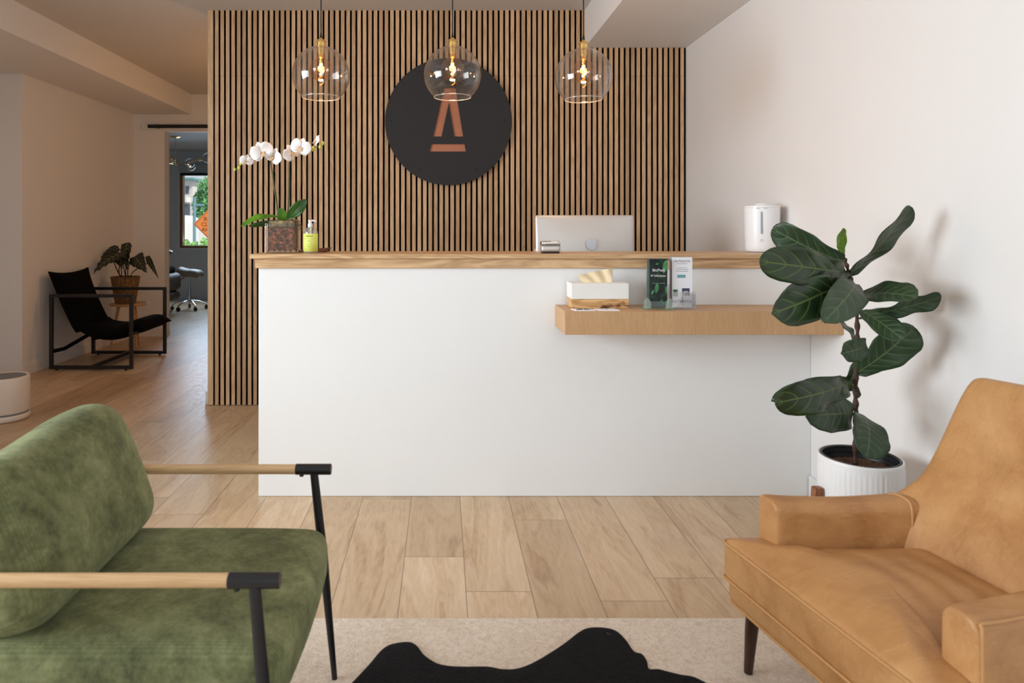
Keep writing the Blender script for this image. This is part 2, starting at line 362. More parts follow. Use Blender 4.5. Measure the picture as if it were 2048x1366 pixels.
# ------------------------------------------------------------------ mesh helpers
LOC = {}
def tag(o, label, cat, group=None):
    o['label'] = label; o['category'] = cat
    if group: o['group'] = group
    return o
def thing(name, label, cat, loc=(0, 0, 0), rz=0.0, group=None):
    o = bpy.data.objects.new(name, None); C.objects.link(o); o.location = loc; o.rotation_euler = (0, 0, rz)
    o.empty_display_size = 0.1; LOC[o.name] = Vector(loc); return tag(o, label, cat, group)
def obj(name, bm, mat, parent=None, smooth=True, angle=40, local=False, origin=None, sub=0, bevel=0.0, solid=0.0, label=None):
    """one mesh object; bm is in world coordinates unless local (then in the parent's frame)"""
    bmesh.ops.recalc_face_normals(bm, faces=bm.faces)
    off = Vector((0, 0, 0))
    if not local:
        if parent is not None: off = LOC[parent.name]
        elif origin is not None: off = Vector(origin)
        bmesh.ops.translate(bm, verts=bm.verts, vec=-off)
    me = bpy.data.meshes.new(name); bm.to_mesh(me); bm.free()
    o = bpy.data.objects.new(name, me); C.objects.link(o)
    me.materials.append(mat)
    if smooth:
        for p in me.polygons: p.use_smooth = True
        if angle < 180:
            me.update()
            try: me.set_sharp_from_angle(angle=R(angle))
            except Exception: pass
    if parent is not None:
        o.parent = parent; LOC[o.name] = LOC[parent.name]
    else:
        o.location = off; LOC[o.name] = off
    if bevel:
        m = o.modifiers.new('bevel', 'BEVEL'); m.width = bevel; m.segments = 2; m.limit_method = 'ANGLE'; m.harden_normals = False
    if solid:
        m = o.modifiers.new('solidify', 'SOLIDIFY'); m.thickness = solid; m.offset = 0
    if sub:
        m = o.modifiers.new('subdivision', 'SUBSURF'); m.levels = sub; m.render_levels = sub
    if label: o['label'] = label
    return o
def struct(name, bm, mat, **k):
    o = obj(name, bm, mat, **k)
    if o.parent is None: o['kind'] = 'structure'
    return o
def B(): return bmesh.new()
def box(bm, x0, x1, y0, y1, z0, z1):
    v = [bm.verts.new(p) for p in ((x0, y0, z0), (x1, y0, z0), (x1, y1, z0), (x0, y1, z0), (x0, y0, z1), (x1, y0, z1), (x1, y1, z1), (x0, y1, z1))]
    for f in ((0, 3, 2, 1), (4, 5, 6, 7), (0, 1, 5, 4), (1, 2, 6, 5), (2, 3, 7, 6), (3, 0, 4, 7)): bm.faces.new([v[i] for i in f])
    return bm
def obox(bm, a, b, w, h):
    """bar from a to b with section w x h"""
    a, b = Vector(a), Vector(b); d = (b - a).normalized()
    up = Vector((0, 0, 1)) if abs(d.z) < 0.95 else Vector((0, 1, 0))
    s = d.cross(up).normalized() * w / 2; u = s.cross(d).normalized() * h / 2
    v = [bm.verts.new(p + q) for p in (a, b) for q in (-s - u, s - u, s + u, -s + u)]
    for f in ((0, 1, 2, 3), (7, 6, 5, 4), (0, 4, 5, 1), (1, 5, 6, 2), (2, 6, 7, 3), (3, 7, 4, 0)): bm.faces.new([v[i] for i in f])
    return bm
def tube(bm, pts, rad, seg=12, cap=True, close=False, flat=1.0):
    pts = [Vector(p) for p in pts]; n = len(pts)
    if not isinstance(rad, (list, tuple)): rad = [rad] * n
    rings = []; prev = None
    for i, p in enumerate(pts):
        if close: d = pts[(i + 1) % n] - pts[i - 1]
        else: d = pts[min(i + 1, n - 1)] - pts[max(i - 1, 0)]
        if d.length < 1e-9: d = Vector((0, 0, 1))
        d.normalize()
        if prev is None:
            s = d.orthogonal().normalized()
            if abs(d.z) < 0.9: s = d.cross(Vector((0, 0, 1))).normalized()
        else:
            s = (prev - d * prev.dot(d)); s = s.normalized() if s.length > 1e-6 else d.orthogonal().normalized()
        prev = s; t = d.cross(s)
        rings.append([bm.verts.new(p + (s * math.cos(2 * math.pi * k / seg) + t * math.sin(2 * math.pi * k / seg) * flat) * rad[i]) for k in range(seg)])
    m = n if close else n - 1
    for i in range(m):
        a, b = rings[i], rings[(i + 1) % n]
        for k in range(seg): bm.faces.new((a[k], a[(k + 1) % seg], b[(k + 1) % seg], b[k]))
    if cap and not close:
        bm.faces.new(rings[0]); bm.faces.new(rings[-1])
    return bm
def lathe(bm, prof, c=(0, 0, 0), seg=48, mat4=None, squash=(1, 1)):
    rings = []
    for r, z in prof:
        if r < 1e-6: rings.append([bm.verts.new((c[0], c[1], c[2] + z))])
        else: rings.append([bm.verts.new((c[0] + r * squash[0] * math.cos(2 * math.pi * k / seg), c[1] + r * squash[1] * math.sin(2 * math.pi * k / seg), c[2] + z)) for k in range(seg)])
    for a, b in zip(rings, rings[1:]):
        for k in range(seg):
            k2 = (k + 1) % seg
            if len(a) == 1 and len(b) == 1: continue
            if len(a) == 1: bm.faces.new((a[0], b[k], b[k2]))
            elif len(b) == 1: bm.faces.new((a[k], a[k2], b[0]))
            else: bm.faces.new((a[k], a[k2], b[k2], b[k]))
    return bm
def prism_xz(bm, pts, y0, y1):
    a = [bm.verts.new((x, y0, z)) for x, z in pts]; b = [bm.verts.new((x, y1, z)) for x, z in pts]
    bm.faces.new(a); bm.faces.new(b[::-1])
    for i in range(len(pts)):
        j = (i + 1) % len(pts); bm.faces.new((a[i], b[i], b[j], a[j]))
    return bm
def prism_xy(bm, pts, z0, z1):
    a = [bm.verts.new((x, y, z0)) for x, y in pts]; b = [bm.verts.new((x, y, z1)) for x, y in pts]
    bm.faces.new(a[::-1]); bm.faces.new(b)
    for i in range(len(pts)):
        j = (i + 1) % len(pts); bm.faces.new((a[i], a[j], b[j], b[i]))
    return bm
def rbox(bm, c, h, r, n=16, fn=None, M4=None):
    """rounded box: centre c, half sizes h, corner radius r (number or 3), fn deforms local points"""
    c, h = Vector(c), Vector(h); cache = {}
    def par(k, ax):
        t = -1 + 2 * k / n; q = math.sin(t * math.pi / 2)
        return 0.5 * q + 0.5 * t
    def vert(i, j, k):
        key = (i, j, k)
        if key not in cache:
            p = Vector((par(i, 0) * h.x, par(j, 1) * h.y, par(k, 2) * h.z))
            inn = Vector([max(-(h[a] - r), min(h[a] - r, p[a])) for a in range(3)])
            d = p - inn
            q = inn + d.normalized() * r if d.length > 1e-9 else p
            if fn: q = fn(q)
            if M4 is not None: q = M4 @ q
            cache[key] = bm.verts.new(q + c)
        return cache[key]
    for i in range(n):
        for j in range(n):
            for s in (0, n):
                for q in (((s, i, j), (s, i + 1, j), (s, i + 1, j + 1), (s, i, j + 1)), ((i, s, j), (i + 1, s, j), (i + 1, s, j + 1), (i, s, j + 1)), ((i, j, s), (i + 1, j, s), (i + 1, j + 1, s), (i, j + 1, s))):
                    bm.faces.new([vert(*a) for a in q])
    return bm
def smooth_path(pts, n=8, closed=False):
    """Catmull-Rom through pts"""
    pts = [Vector(p) for p in pts]; out = []; L = len(pts)
    rng = range(L) if closed else range(L - 1)
    for i in rng:
        g = lambda k: pts[k % L] if closed else pts[max(0, min(L - 1, k))]
        p0, p1, p2, p3 = g(i - 1), g(i), g(i + 1), g(i + 2)
        for j in range(n):
            t = j / n
            out.append(0.5 * ((2 * p1) + (p2 - p0) * t + (2 * p0 - 5 * p1 + 4 * p2 - p3) * t * t + (3 * p1 - p0 - 3 * p2 + p3) * t ** 3))
    if not closed: out.append(pts[-1])
    return out
def lerp_table(tab, v):
    for (a, x), (b, y) in zip(tab, tab[1:]):
        if v <= b:
            t = (v - a) / (b - a); t = t * t * (3 - 2 * t) * 0.4 + t * 0.6
            return x + (y - x) * t
    return tab[-1][1]
FIDDLE = [(0, 0.12), (0.06, 0.40), (0.2, 0.62), (0.38, 0.74), (0.55, 0.92), (0.70, 1.0), (0.82, 0.95), (0.90, 0.80), (0.96, 0.55), (0.985, 0.35), (1.0, 0.08)]
OVAL = [(0, 0.08), (0.15, 0.5), (0.4, 0.95), (0.6, 1.0), (0.8, 0.8), (0.93, 0.45), (1.0, 0.03)]
ARROW = [(0, 0.55), (0.1, 0.95), (0.25, 1.0), (0.45, 0.85), (0.7, 0.5), (0.88, 0.2), (1.0, 0.02)]
ROUND = [(0, 0.2), (0.08, 0.55), (0.2, 0.82), (0.4, 0.98), (0.55, 1.0), (0.72, 0.97), (0.85, 0.82), (0.94, 0.55), (1.0, 0.08)]
def leaf(bm, b, t, width, n, bend=0.08, fold=0.18, wave=0.04, shape=FIDDLE, nu=10, nv=26, seed=0, waves=2.2):
    """a curved leaf blade from base b to tip t; n is the way its upper face looks"""
    b, t, n = Vector(b), Vector(t), Vector(n); ax = t - b; L = ax.length; ax.normalize()
    n = (n - ax * n.dot(ax)).normalized(); s = ax.cross(n)
    uvl = bm.loops.layers.uv.verify(); rnd = random.Random(seed); ph = rnd.uniform(0, 6); ph2 = rnd.uniform(0, 6)
    g = []
    for j in range(nv + 1):
        v = 1 - (1 - j / nv) ** 1.35; row = []; wd = lerp_table(shape, v) * width / 2
        for i in range(nu + 1):
            u = -1 + 2 * i / nu
            edge = 1 + wave * 0.9 * math.sin(v * 9 + ph + (1 if u > 0 else 0) * 2)
            p = b + ax * (v * L) + n * (math.sin(v * math.pi) * bend * L) + s * (u * wd * edge)
            p += n * (abs(u) ** 1.6 * fold * wd + u * u * wave * L * math.sin(v * waves * 2 * math.pi + (ph if u > 0 else ph2)))
            row.append((bm.verts.new(p), (u * 0.5 + 0.5, v)))
        g.append(row)
    for j in range(nv):
        for i in range(nu):
            q = (g[j][i], g[j][i + 1], g[j + 1][i + 1], g[j + 1][i])
            f = bm.faces.new([a[0] for a in q])
            for lp, a in zip(f.loops, q): lp[uvl].uv = a[1]
    return bm
def text(name, s, size, loc, rot, mat, parent, ext=0.0003, align='CENTER', sx=1.0, space=1.0):
    cu = bpy.data.curves.new(name, 'FONT'); cu.body = s; cu.size = size; cu.extrude = ext; cu.align_x = align; cu.align_y = 'CENTER'
    cu.space_character = space; cu.resolution_u = 3
    tmp = bpy.data.objects.new(name, cu); C.objects.link(tmp)
    bpy.context.view_layer.update()
    me = bpy.data.meshes.new_from_object(tmp); bpy.data.objects.remove(tmp); bpy.data.curves.remove(cu)
    me.transform(Matrix.Diagonal((sx, 1, 1, 1)))
    me.transform(Matrix.Translation(Vector(loc) - LOC[parent.name]) @ rot.to_4x4())
    me.materials.clear(); me.materials.append(mat)
    o = bpy.data.objects.new(name, me); C.objects.link(o); o.parent = parent; LOC[o.name] = LOC[parent.name]
    return o
FACING = Matrix.Rotation(R(90), 3, 'X')

# ------------------------------------------------------------------ the room shell
CH = 2.666
FY, RX, SY, BY = -1.35, 1.644, 4.63, 7.52
struct('floor', box(B(), -6.2, 3.2, FY - 0.1, 11.5, -0.06, 0), M['floor'], smooth=False)
struct('ceiling', box(B(), -3.9, 3.2, FY - 0.1, BY + 0.1, CH, CH + 0.06), M['ceil'], smooth=False)
# right soffit and left soffit (dropped ceilings)
struct('trim_1', box(B(), 0.96, RX + 0.05, FY, 4.63, 2.413, CH), M['white'], smooth=False)
struct('trim_2', box(B(), -3.9, -2.766, FY, BY, 2.445, CH), M['white'], smooth=False)
struct('wall_right', box(B(), RX, RX + 0.1, FY - 0.1, SY, 0, CH), M['white'], smooth=False)
struct('wall_partition', box(B(), -1.583, RX + 0.1, SY, 4.78, 0, CH), M['white'], smooth=False)
b = box(B(), -1.612, -1.583, 4.635, 4.80, 0, 0.085)
struct('trim_3', b, M['trim'], smooth=False, bevel=0.003)
b = box(B(), -3.5, -3.40, 5.62, BY, 0, 2.445)
struct('wall_left', b, M['white'], smooth=False)
struct('wall_left_return', box(B(), -3.72, -3.40, 5.52, 5.62, 0, 2.445), M['white'], smooth=False)
# left wall at the front with its side window
b = B()
for (y0, y1, z0, z1) in ((FY, -0.25, 0, 2.445), (2.05, 5.52, 0, 2.445), (-0.25, 2.05, 0, 0.8), (-0.25, 2.05, 2.38, 2.445)):
    box(b, -3.72, -3.62, y0, y1, z0, z1)
struct('wall_left_front', b, M['white'], smooth=False)
b = B()
for (y0, y1, z0, z1) in ((-0.25, -0.2, 0.8, 2.38), (2.0, 2.05, 0.8, 2.38), (0.88, 0.92, 0.8, 2.38), (-0.2, 2.0, 0.8, 0.85), (-0.2, 2.0, 2.33, 2.38)):
    box(b, -3.70, -3.64, y0, y1, z0, z1)
struct('window_2', b, M['trim'], smooth=False)
# storefront wall behind the camera
b = B()
for (x0, x1, z0, z1) in ((-3.72, -0.42, 0, CH), (1.25, RX + 0.1, 0, CH), (-0.42, 1.25, 0, 0.42), (-0.42, 1.25, 2.48, CH)):
    box(b, x0, x1, FY - 0.1, FY, z0, z1)
struct('wall_front', b, M['white'], smooth=False)
b = B()
for (x0, x1, z0, z1) in ((-0.42, -0.36, 0.42, 2.48), (1.19, 1.25, 0.42, 2.48), (0.39, 0.44, 0.42, 2.48), (-0.36, 1.19, 0.42, 0.48), (-0.36, 1.19, 2.42, 2.48)):
    box(b, x0, x1, FY - 0.08, FY - 0.02, z0, z1)
struct('window_3', b, M['blackmetal'], smooth=False)
# back wall with the doorway
b = B()
DX0, DX1, DZ = -3.063, -1.95, 2.258
box(b, -3.5, DX0, BY, BY + 0.115, 0, CH); box(b, DX0, DX1, BY, BY + 0.115, DZ, CH); box(b, DX1, 3.2, BY, BY + 0.115, 0, CH)
struct('wall_back', b, M['white'], smooth=False)
struct('wall_hall_right', box(B(), 3.1, 3.2, 4.7, BY, 0, CH), M['white'], smooth=False)
# far room
FB = 11.3; FC = 2.467
b = B()
for (x0, x1, z0, z1) in ((-6.2, -4.35, 0, FC), (-3.15, 0.2, 0, FC), (-4.35, -3.15, 0, 0.86), (-4.35, -3.15, 2.235, FC)):
    box(b, x0, x1, FB, FB + 0.12, z0, z1)
struct('wall_far', b, M['grey_wall'], smooth=False)
struct('wall_far_left', box(B(), -6.2, -6.1, BY + 0.115, FB, 0, FC), M['grey_wall'], smooth=False)
struct('wall_far_right', box(B(), 0.1, 0.2, BY + 0.115, FB, 0, FC), M['grey_wall'], smooth=False)
b = box(B(), -6.2, -3.064, BY + 0.116, BY + 0.14, 0, FC); box(b, DX1 + 0.001, 0.2, BY + 0.116, BY + 0.14, 0, FC); box(b, -3.064, DX1 + 0.001, BY + 0.116, BY + 0.14, DZ, FC)
struct('wall_far_front', b, M['grey_wall'], smooth=False)
struct('ceiling_far', box(B(), -6.2, 0.2, BY + 0.115, FB + 0.12, FC, FC + 0.06), M['grey_wall'], smooth=False)
b = B()
box(b, -4.35, -4.30, FB - 0.005, FB + 0.09, 0.86, 2.235); box(b, -3.2, -3.15, FB - 0.005, FB + 0.09, 0.86, 2.235)
box(b, -4.30, -3.2, FB - 0.005, FB + 0.09, 0.86, 0.90); box(b, -4.30, -3.2, FB - 0.005, FB + 0.09, 2.19, 2.235)
wf = struct('window_1', b, M['window_wood'], smooth=False)
obj('window_pane', box(B(), -4.30, -3.2, FB + 0.05, FB + 0.056, 0.90, 2.19), M['pane'], wf, smooth=False)
obj('window_casing', box(box(B(), -4.375, -4.35, FB - 0.008, FB, 0.835, 2.235), -4.35, -3.15, FB - 0.008, FB, 0.835, 0.86), M['trim'], wf, smooth=False)
sh = thing('roller_shade', 'grey roller shade rolled up over the far room window', 'window shade', (-3.75, FB - 0.03, 2.12))
obj('shade_cassette', box(B(), -4.34, -3.16, FB - 0.08, FB - 0.012, 2.10, 2.23), M['shade'], sh, smooth=False, bevel=0.006)
obj('shade_hem_bar', box(B(), -4.32, -3.18, FB - 0.06, FB - 0.02, 2.055, 2.10), M['blackmetal'], sh, smooth=False, bevel=0.004)
# baseboards
struct('baseboard_left', box(B(), -3.40, -3.386, 5.52, BY, 0, 0.085), M['trim'], smooth=False, bevel=0.003)
struct('baseboard_left_return', box(B(), -3.62, -3.386, 5.506, 5.52, 0, 0.085), M['trim'], smooth=False, bevel=0.003)
struct('baseboard_left_front', box(B(), -3.62, -3.606, FY, 5.506, 0, 0.085), M['trim'], smooth=False, bevel=0.003)
struct('baseboard_back', box(box(B(), -3.386, DX0 + 0.014, BY - 0.014, BY, 0, 0.085), DX0, DX0 + 0.014, BY, BY + 0.115, 0, 0.085), M['trim'], smooth=False)
struct('baseboard_right', box(B(), RX - 0.014, RX, FY, 3.04, 0, 0.095), M['trim'], smooth=False, bevel=0.003)
struct('baseboard_far', box(B(), -6.1, 0.1, FB - 0.014, FB, 0, 0.14), M['grey_wall'], smooth=False)

# barn door rail over the doorway
br = thing('barn_door_rail', 'black sliding door rail mounted over the doorway on the back wall', 'door rail', (-2.7, BY, 2.31))
obj('backing_board', box(B(), -3.305, -1.3, BY - 0.018, BY, 2.268, 2.352), M['trim'], br, smooth=False, bevel=0.002)
obj('rail', box(B(), -3.228, -1.35, BY - 0.048, BY - 0.036, 2.29, 2.327), M['blackmetal'], br, smooth=False)
for xx in (-3.12, -2.4, -1.7):
    bb = B(); tube(bb, [(xx, BY - 0.056, 2.308), (xx, BY - 0.018, 2.308)], 0.022, 16)
    obj('standoff_bolt', bb, M['blackmetal'], br)

# ------------------------------------------------------------------ slat wall
sw = thing('slatted_wall_panel', 'oak slatted feature wall with black gaps behind the reception desk', 'wall panel', (0, 4.61, 0))
X0, PIT, GAP = -1.540, 0.0369, 0.0128
NS = int(round((RX - X0) / PIT))
JZ = 2.222
lo, up = B(), B()
for i in range(NS):
    a, c = X0 + i * PIT + GAP / 2, X0 + (i + 1) * PIT - GAP / 2
    c = min(c, RX - 0.001)
    top = CH - 0.001 if a < 0.955 else 2.412
    box(lo, a, c, 4.60, 4.613, 0.004, JZ - 0.0008); box(up, a, c, 4.60, 4.613, JZ + 0.0008, top)
for nm, bm_ in (('lower_slats', lo), ('upper_slats', up)):
    o_ = obj(nm, bm_, M['slat'], sw, smooth=False)
    o_.data.materials.append(M['gap'])          # oak veneer faces on a black core
    for p_ in o_.data.polygons:
        if abs(p_.normal.x) > 0.5: p_.material_index = 1
bb = box(B(), -1.578, 0.9605, 4.613, 4.6295, 0.004, CH - 0.001); box(bb, 0.9605, RX - 0.001, 4.613, 4.6295, 0.004, 2.412)
obj('felt_backing', bb, M['gap'], sw, smooth=False)
obj('edge_board', box(B(), -1.582, -1.546, 4.598, 4.6125, 0.004, CH - 0.001), M['oakZ'], sw, smooth=False, bevel=0.001)

# round logo sign
sg = thing('round_logo_sign', 'large round matte black sign with a copper letter A on slatted wall', 'sign', P(897, 242, 4.575))
SYF = 4.565
def sp(px, py): q = P(px, py, SYF); return (q.x, q.z)
c0 = sp(897, 243); rad = 127 * SYF / F
circ = [(c0[0] + rad * math.cos(2 * math.pi * k / 96), c0[1] + rad * math.sin(2 * math.pi * k / 96)) for k in range(96)]
legL = [sp(*q) for q in ((888, 176), (898, 176), (898, 206), (883, 273), (866.6, 273))]
legR = [sp(*q) for q in ((898, 176), (911, 176), (926.4, 273), (909, 273), (898, 206))]
bar_ = [sp(*q) for q in ((863, 288), (929, 288), (932, 303), (859.7, 303))]
Apoly = [sp(*q) for q in ((888, 176), (911, 176), (926.4, 273), (909, 273), (897.5, 206), (883, 273), (866.6, 273))]
def plate_with_holes(outer, holes, y0, y1):
    bm = B()
    def loop(pts, y):
        vs = [bm.verts.new((x, y, z)) for x, z in pts]
        return vs, [bm.edges.new((vs[i], vs[(i + 1) % len(vs)])) for i in range(len(vs))]
    for y in (y0, y1):
        es = []
        for l in [outer] + holes: es += loop(l, y)[1]
        bmesh.ops.triangle_fill(bm, use_beauty=True, use_dissolve=False, edges=es, normal=(0, -1, 0))
    bm.verts.ensure_lookup_table(); n = len(outer) + sum(len(h) for h in holes); s = 0
    for l in [outer] + holes:
        for i in range(len(l)):
            a, c = s + i, s + (i + 1) % len(l)
            bm.faces.new((bm.verts[a], bm.verts[c], bm.verts[c + n], bm.verts[a + n]))
        s += len(l)
    return bm
obj('black_disc', plate_with_holes(circ, [Apoly, bar_], SYF, SYF + 0.018), M['disc'], sg, smooth=False)
bb = B(); tube(bb, [(c0[0], SYF + 0.0185, c0[1]), (c0[0], 4.6, c0[1])], rad * 0.97, 64)
obj('mounting_disc', bb, M['disc'], sg, angle=30)
bb = B(); prism_xz(bb, [sp(*q) for q in ((855, 170), (936, 170), (936, 308), (855, 308))], SYF + 0.0105, SYF + 0.0185)
obj('copper_inlay', bb, M['copper'], sg, smooth=False, label='copper letter A with a bar under it')
for q in ((783, 241), (1010, 241), (838.5, 143), (839, 338), (952, 338), (955, 143)):
    bb = B(); p = P(q[0], q[1], SYF); tube(bb, [(p.x, SYF - 0.0015, p.z), (p.x, SYF + 0.002, p.z)], 0.0035, 10); obj('screw_head', bb, M['gap'], sg)

# ------------------------------------------------------------------ reception desk
DY = 3.045; DL = -0.821
dk = thing('reception_desk', 'long white reception desk with oak trim standing on the plank floor', 'reception desk', (0.4, DY, 0))
bb = box(B(), DL, RX - 0.0002, DY, DY + 0.12, 0.001, 1.019)
obj('front_panel', bb, M['desk'], dk, smooth=False, bevel=0.002)
obj('end_panel', box(B(), DL, DL + 0.1, DY + 0.1205, 3.75, 0.001, 1.019), M['desk'], dk, smooth=False)
obj('work_surface', box(B(), DL + 0.101, RX - 0.002, DY + 0.1205, 3.75, 0.70, 0.735), M['oakX'], dk, smooth=False)
bb = box(B(), -0.832, RX - 0.0002, 3.03, 3.046, 1.0195, 1.0615); box(bb, -0.832, RX - 0.0002, 3.046, 3.36, 1.0195, 1.0615)
obj('trim_board', bb, M['oakX'], dk, smooth=False, bevel=0.0015)
ct = obj('counter_top', box(B(), -0.852, RX - 0.0002, 3.012, 3.40, 1.062, 1.082), M['oakX'], smooth=False, bevel=0.0025, origin=(0, 3.2, 1.062))
tag(ct, 'thin oak counter top running along the top of the reception desk', 'counter top')
# floating shelf
fs = obj('floating_shelf', box(B(), 0.5015, RX - 0.0002, 2.795, DY - 0.0005, 0.7605, 0.856), M['shelfwood'], smooth=False, bevel=0.0015, origin=(1.07, 2.92, 0.76))
tag(fs, 'thick oak veneer floating shelf on the front of the white desk', 'shelf')

# ------------------------------------------------------------------ rug and hide
rg = obj('area_rug', box(B(), -1.25, 1.52, -0.6, 2.079, 0.0005, 0.012), M['rug'], smooth=False, bevel=0.004, origin=(0.1, 0.9, 0))
tag(rg, 'beige looped wool area rug lying on the plank floor', 'rug')
hp = [(700, 1368), (738, 1328), (763, 1299), (783.6, 1287), (816, 1282.5), (831, 1289), (845, 1307), (870, 1323.6), (894, 1330), (927, 1332), (976, 1332), (1005, 1337), (1038, 1335), (1075, 1319.5), (1124, 1289), (1157, 1264), (1177, 1254.7), (1206, 1254), (1231, 1260), (1251, 1278), (1267.6, 1301), (1284, 1307), (1294, 1321.5), (1298, 1336), (1317, 1337), (1337, 1342), (1362, 1348), (1386, 1352), (1412, 1364)]
zt = 0.018; out = []
for (px, py) in hp:
    Y = (EYE - zt) * F / (py - CY); out.append(((px - CX) * Y / F, Y))
out += [(0.76, 1.70), (0.72, 1.52), (0.60, 1.36), (0.52, 1.15), (0.60, 0.95), (0.70, 0.78), (0.62, 0.66), (0.40, 0.74), (0.20, 0.80), (0.02, 0.74), (-0.18, 0.62), (-0.30, 0.70), (-0.22, 0.92), (-0.10, 1.10), (-0.10, 1.32), (-0.24, 1.50), (-0.30, 1.66)]
op = smooth_path([(x, y, 0) for x, y in out], 5, True)
bb = B(); cen = Vector((0.22, 1.3, 0)); rings = []
for k, (s, z) in enumerate(((1.0, 0.0125), (1.0, 0.0165), (0.985, 0.020), (0.93, 0.021), (0.8, 0.022), (0.55, 0.022), (0.25, 0.022))):
    rings.append([bb.verts.new((cen.x + (p.x - cen.x) * s, cen.y + (p.y - cen.y) * s, z + (0.0015 * math.sin(p.x * 21 + p.y * 17 * s) if k > 2 else 0))) for p in op])
for a, c in zip(rings, rings[1:]):
    for i in range(len(op)):
        j = (i + 1) % len(op); bb.faces.new((a[i], a[j], c[j], c[i]))
v = bb.verts.new((cen.x, cen.y, 0.022))
for i in range(len(op)): bb.faces.new((rings[-1][i], rings[-1][(i + 1) % len(op)], v))
bb.faces.new(rings[0][::-1])
hd = obj('cowhide_rug', bb, M['hide'], angle=180, origin=(0.22, 1.3, 0.0125))
tag(hd, 'black cowhide rug with wavy edge lying on the beige rug', 'cowhide')

# ------------------------------------------------------------------ pendants
def pendant(px, py, label):
    Y = 3.1; c = P(px, py, Y); r = 57.2 * Y / F
    t = thing('pendant_light', label, 'pendant light', c, group='glass globe pendants over the reception desk')
    bm = B(); prof = []
    th0, th1 = R(9), R(180 - 41)
    for k in range(33):
        th = th0 + (th1 - th0) * k / 32; prof.append((r * math.sin(th), r * math.cos(th)))
    prof.append((r * math.sin(th1) * 1.0, r * math.cos(th1) - 0.004))
    prof.append(((r - 0.0035) * math.sin(th1), r * math.cos(th1) - 0.004))
    for k in range(33):
        th = th1 + (th0 - th1) * k / 32; prof.append(((r - 0.0028) * math.sin(th), (r - 0.0028) * math.cos(th)))
    lathe(bm, prof, c, 64)
    obj('glass_globe', bm, M['glass'], t, angle=180)
    bm = B(); zr, rr_ = c.z + r * math.cos(th1) - 0.004, (r - 0.0018) * math.sin(th1)
    tube(bm, [(c.x + rr_ * math.cos(2 * math.pi * k / 64), c.y + rr_ * math.sin(2 * math.pi * k / 64), zr) for k in range(64)], 0.0019, 8, close=True); obj('glass_rim', bm, M['rimglass'], t, angle=180)
    zt = c.z + r * 0.985
    bm = B(); lathe(bm, [(0, 0.040), (0.007, 0.040), (0.0085, 0.034), (0.017, 0.031), (0.0195, 0.028), (0.0205, 0.022), (0.0185, 0.020), (0.0185, 0.004), (0.021, 0.002), (0.021, -0.004), (0.016, -0.006), (0.016, -0.03), (0, -0.03)], (c.x, c.y, zt), 32)
    obj('brass_socket', bm, M['brass'], t, angle=35)
    bm = B(); lathe(bm, [(0, 0.064), (0.0035, 0.064), (0.0045, 0.052), (0.0065, 0.044), (0.0075, 0.0395), (0, 0.0395)], (c.x, c.y, zt), 16)
    obj('cord_grip', bm, M['blackmetal'], t)
    bm = B(); tube(bm, [(c.x, c.y, zt + 0.062), (c.x, c.y, CH - 0.0255)], 0.0029, 10); obj('cord', bm, M['blackmetal'], t)
    bm = B(); lathe(bm, [(0, 0), (0.05, 0), (0.05, -0.02), (0.03, -0.025), (0, -0.025)], (c.x, c.y, CH - 0.0005), 32); obj('canopy', bm, M['blackmetal'], t, angle=35)
    # bulb
    bz = c.z + 0.024; br_ = 0.053; bm = B(); pr = [(0.0125, zt - 0.034 - bz)]
    for k in range(1, 17):
        th = R(32) + (math.pi - R(32)) * k / 16; pr.append((br_ * math.sin(th) if k < 16 else 0, br_ * math.cos(th)))
    pr.insert(1, (0.0145, 0.062)); pr.insert(2, (0.020, 0.052))
    lathe(bm, pr, (c.x, c.y, bz), 40)
    bl = obj('light_bulb', bm, M['amber'], t, angle=180)
    pts = []
    for k in range(41):
        a = k / 40; ang = a * 2 * math.pi * 1.6
        rr = 0.011 * math.sin(a * math.pi) + 0.002
        pts.append((c.x + rr * math.cos(ang), c.y + rr * math.sin(ang), bz + 0.030 - 0.056 * a))
    bm = B(); tube(bm, pts, 0.0021, 8); obj('filament', bm, M['filament'], bl)
    bm = B(); lathe(bm, [(0, 0.02), (0.0135, 0.02), (0.0135, 0.0), (0.006, -0.004), (0.004, -0.024), (0, -0.024)], (c.x, c.y, bz + 0.054), 20); obj('bulb_cap', bm, M['brass'], bl)
    point('bulb_glow', (c.x, c.y, c.z - 0.036), 3.0, (1.0, 0.58, 0.26), 0.02)
pendant(642, 150, 'leftmost clear glass globe pendant with brass socket, nearest the orchid')
pendant(905, 149.5, 'middle clear glass globe pendant with brass socket, in front of the black round sign')
pendant(1167, 154, 'rightmost clear glass globe pendant with brass socket, beside the ceiling soffit')

# ------------------------------------------------------------------ green armchair
gc = thing('green_armchair', 'green corduroy armchair with round wooden arms and black metal legs on the rug', 'armchair', (-0.62, 1.494, 0.012))
YN, YF_, AZ = 1.2147, 1.773, 0.572
def seatfn(q):
    u, v = q.x / 0.333, q.y / 0.262
    if q.z > 0: q.z += 0.010 * (1 - u * u) * (1 - v * v) - 0.006 * max(0, u) ** 6
    q.x += 0.012 * (1 - v * v) * (1 if q.x > 0 else 0)
    return q
bb = B(); rbox(bb, (-0.622, 1.496, 0.374), (0.330, 0.262, 0.066), 0.042, 22, seatfn)
obj('seat_cushion', bb, M['green'], gc, angle=180, sub=1)
def backfn(q):
    u, v = q.y / 0.262, q.z / 0.172
    q.x += (0.012 if q.x > 0 else -0.008) * (1 - u * u) * (1 - v * v)
    q.x += 0.016 * v * v * (-1 if q.x > 0 else 0) * (1 if v > 0 else 0.3)
    q.z += 0.008 * math.sin(u * 3) * (1 if q.z > 0 else 0)
    return q
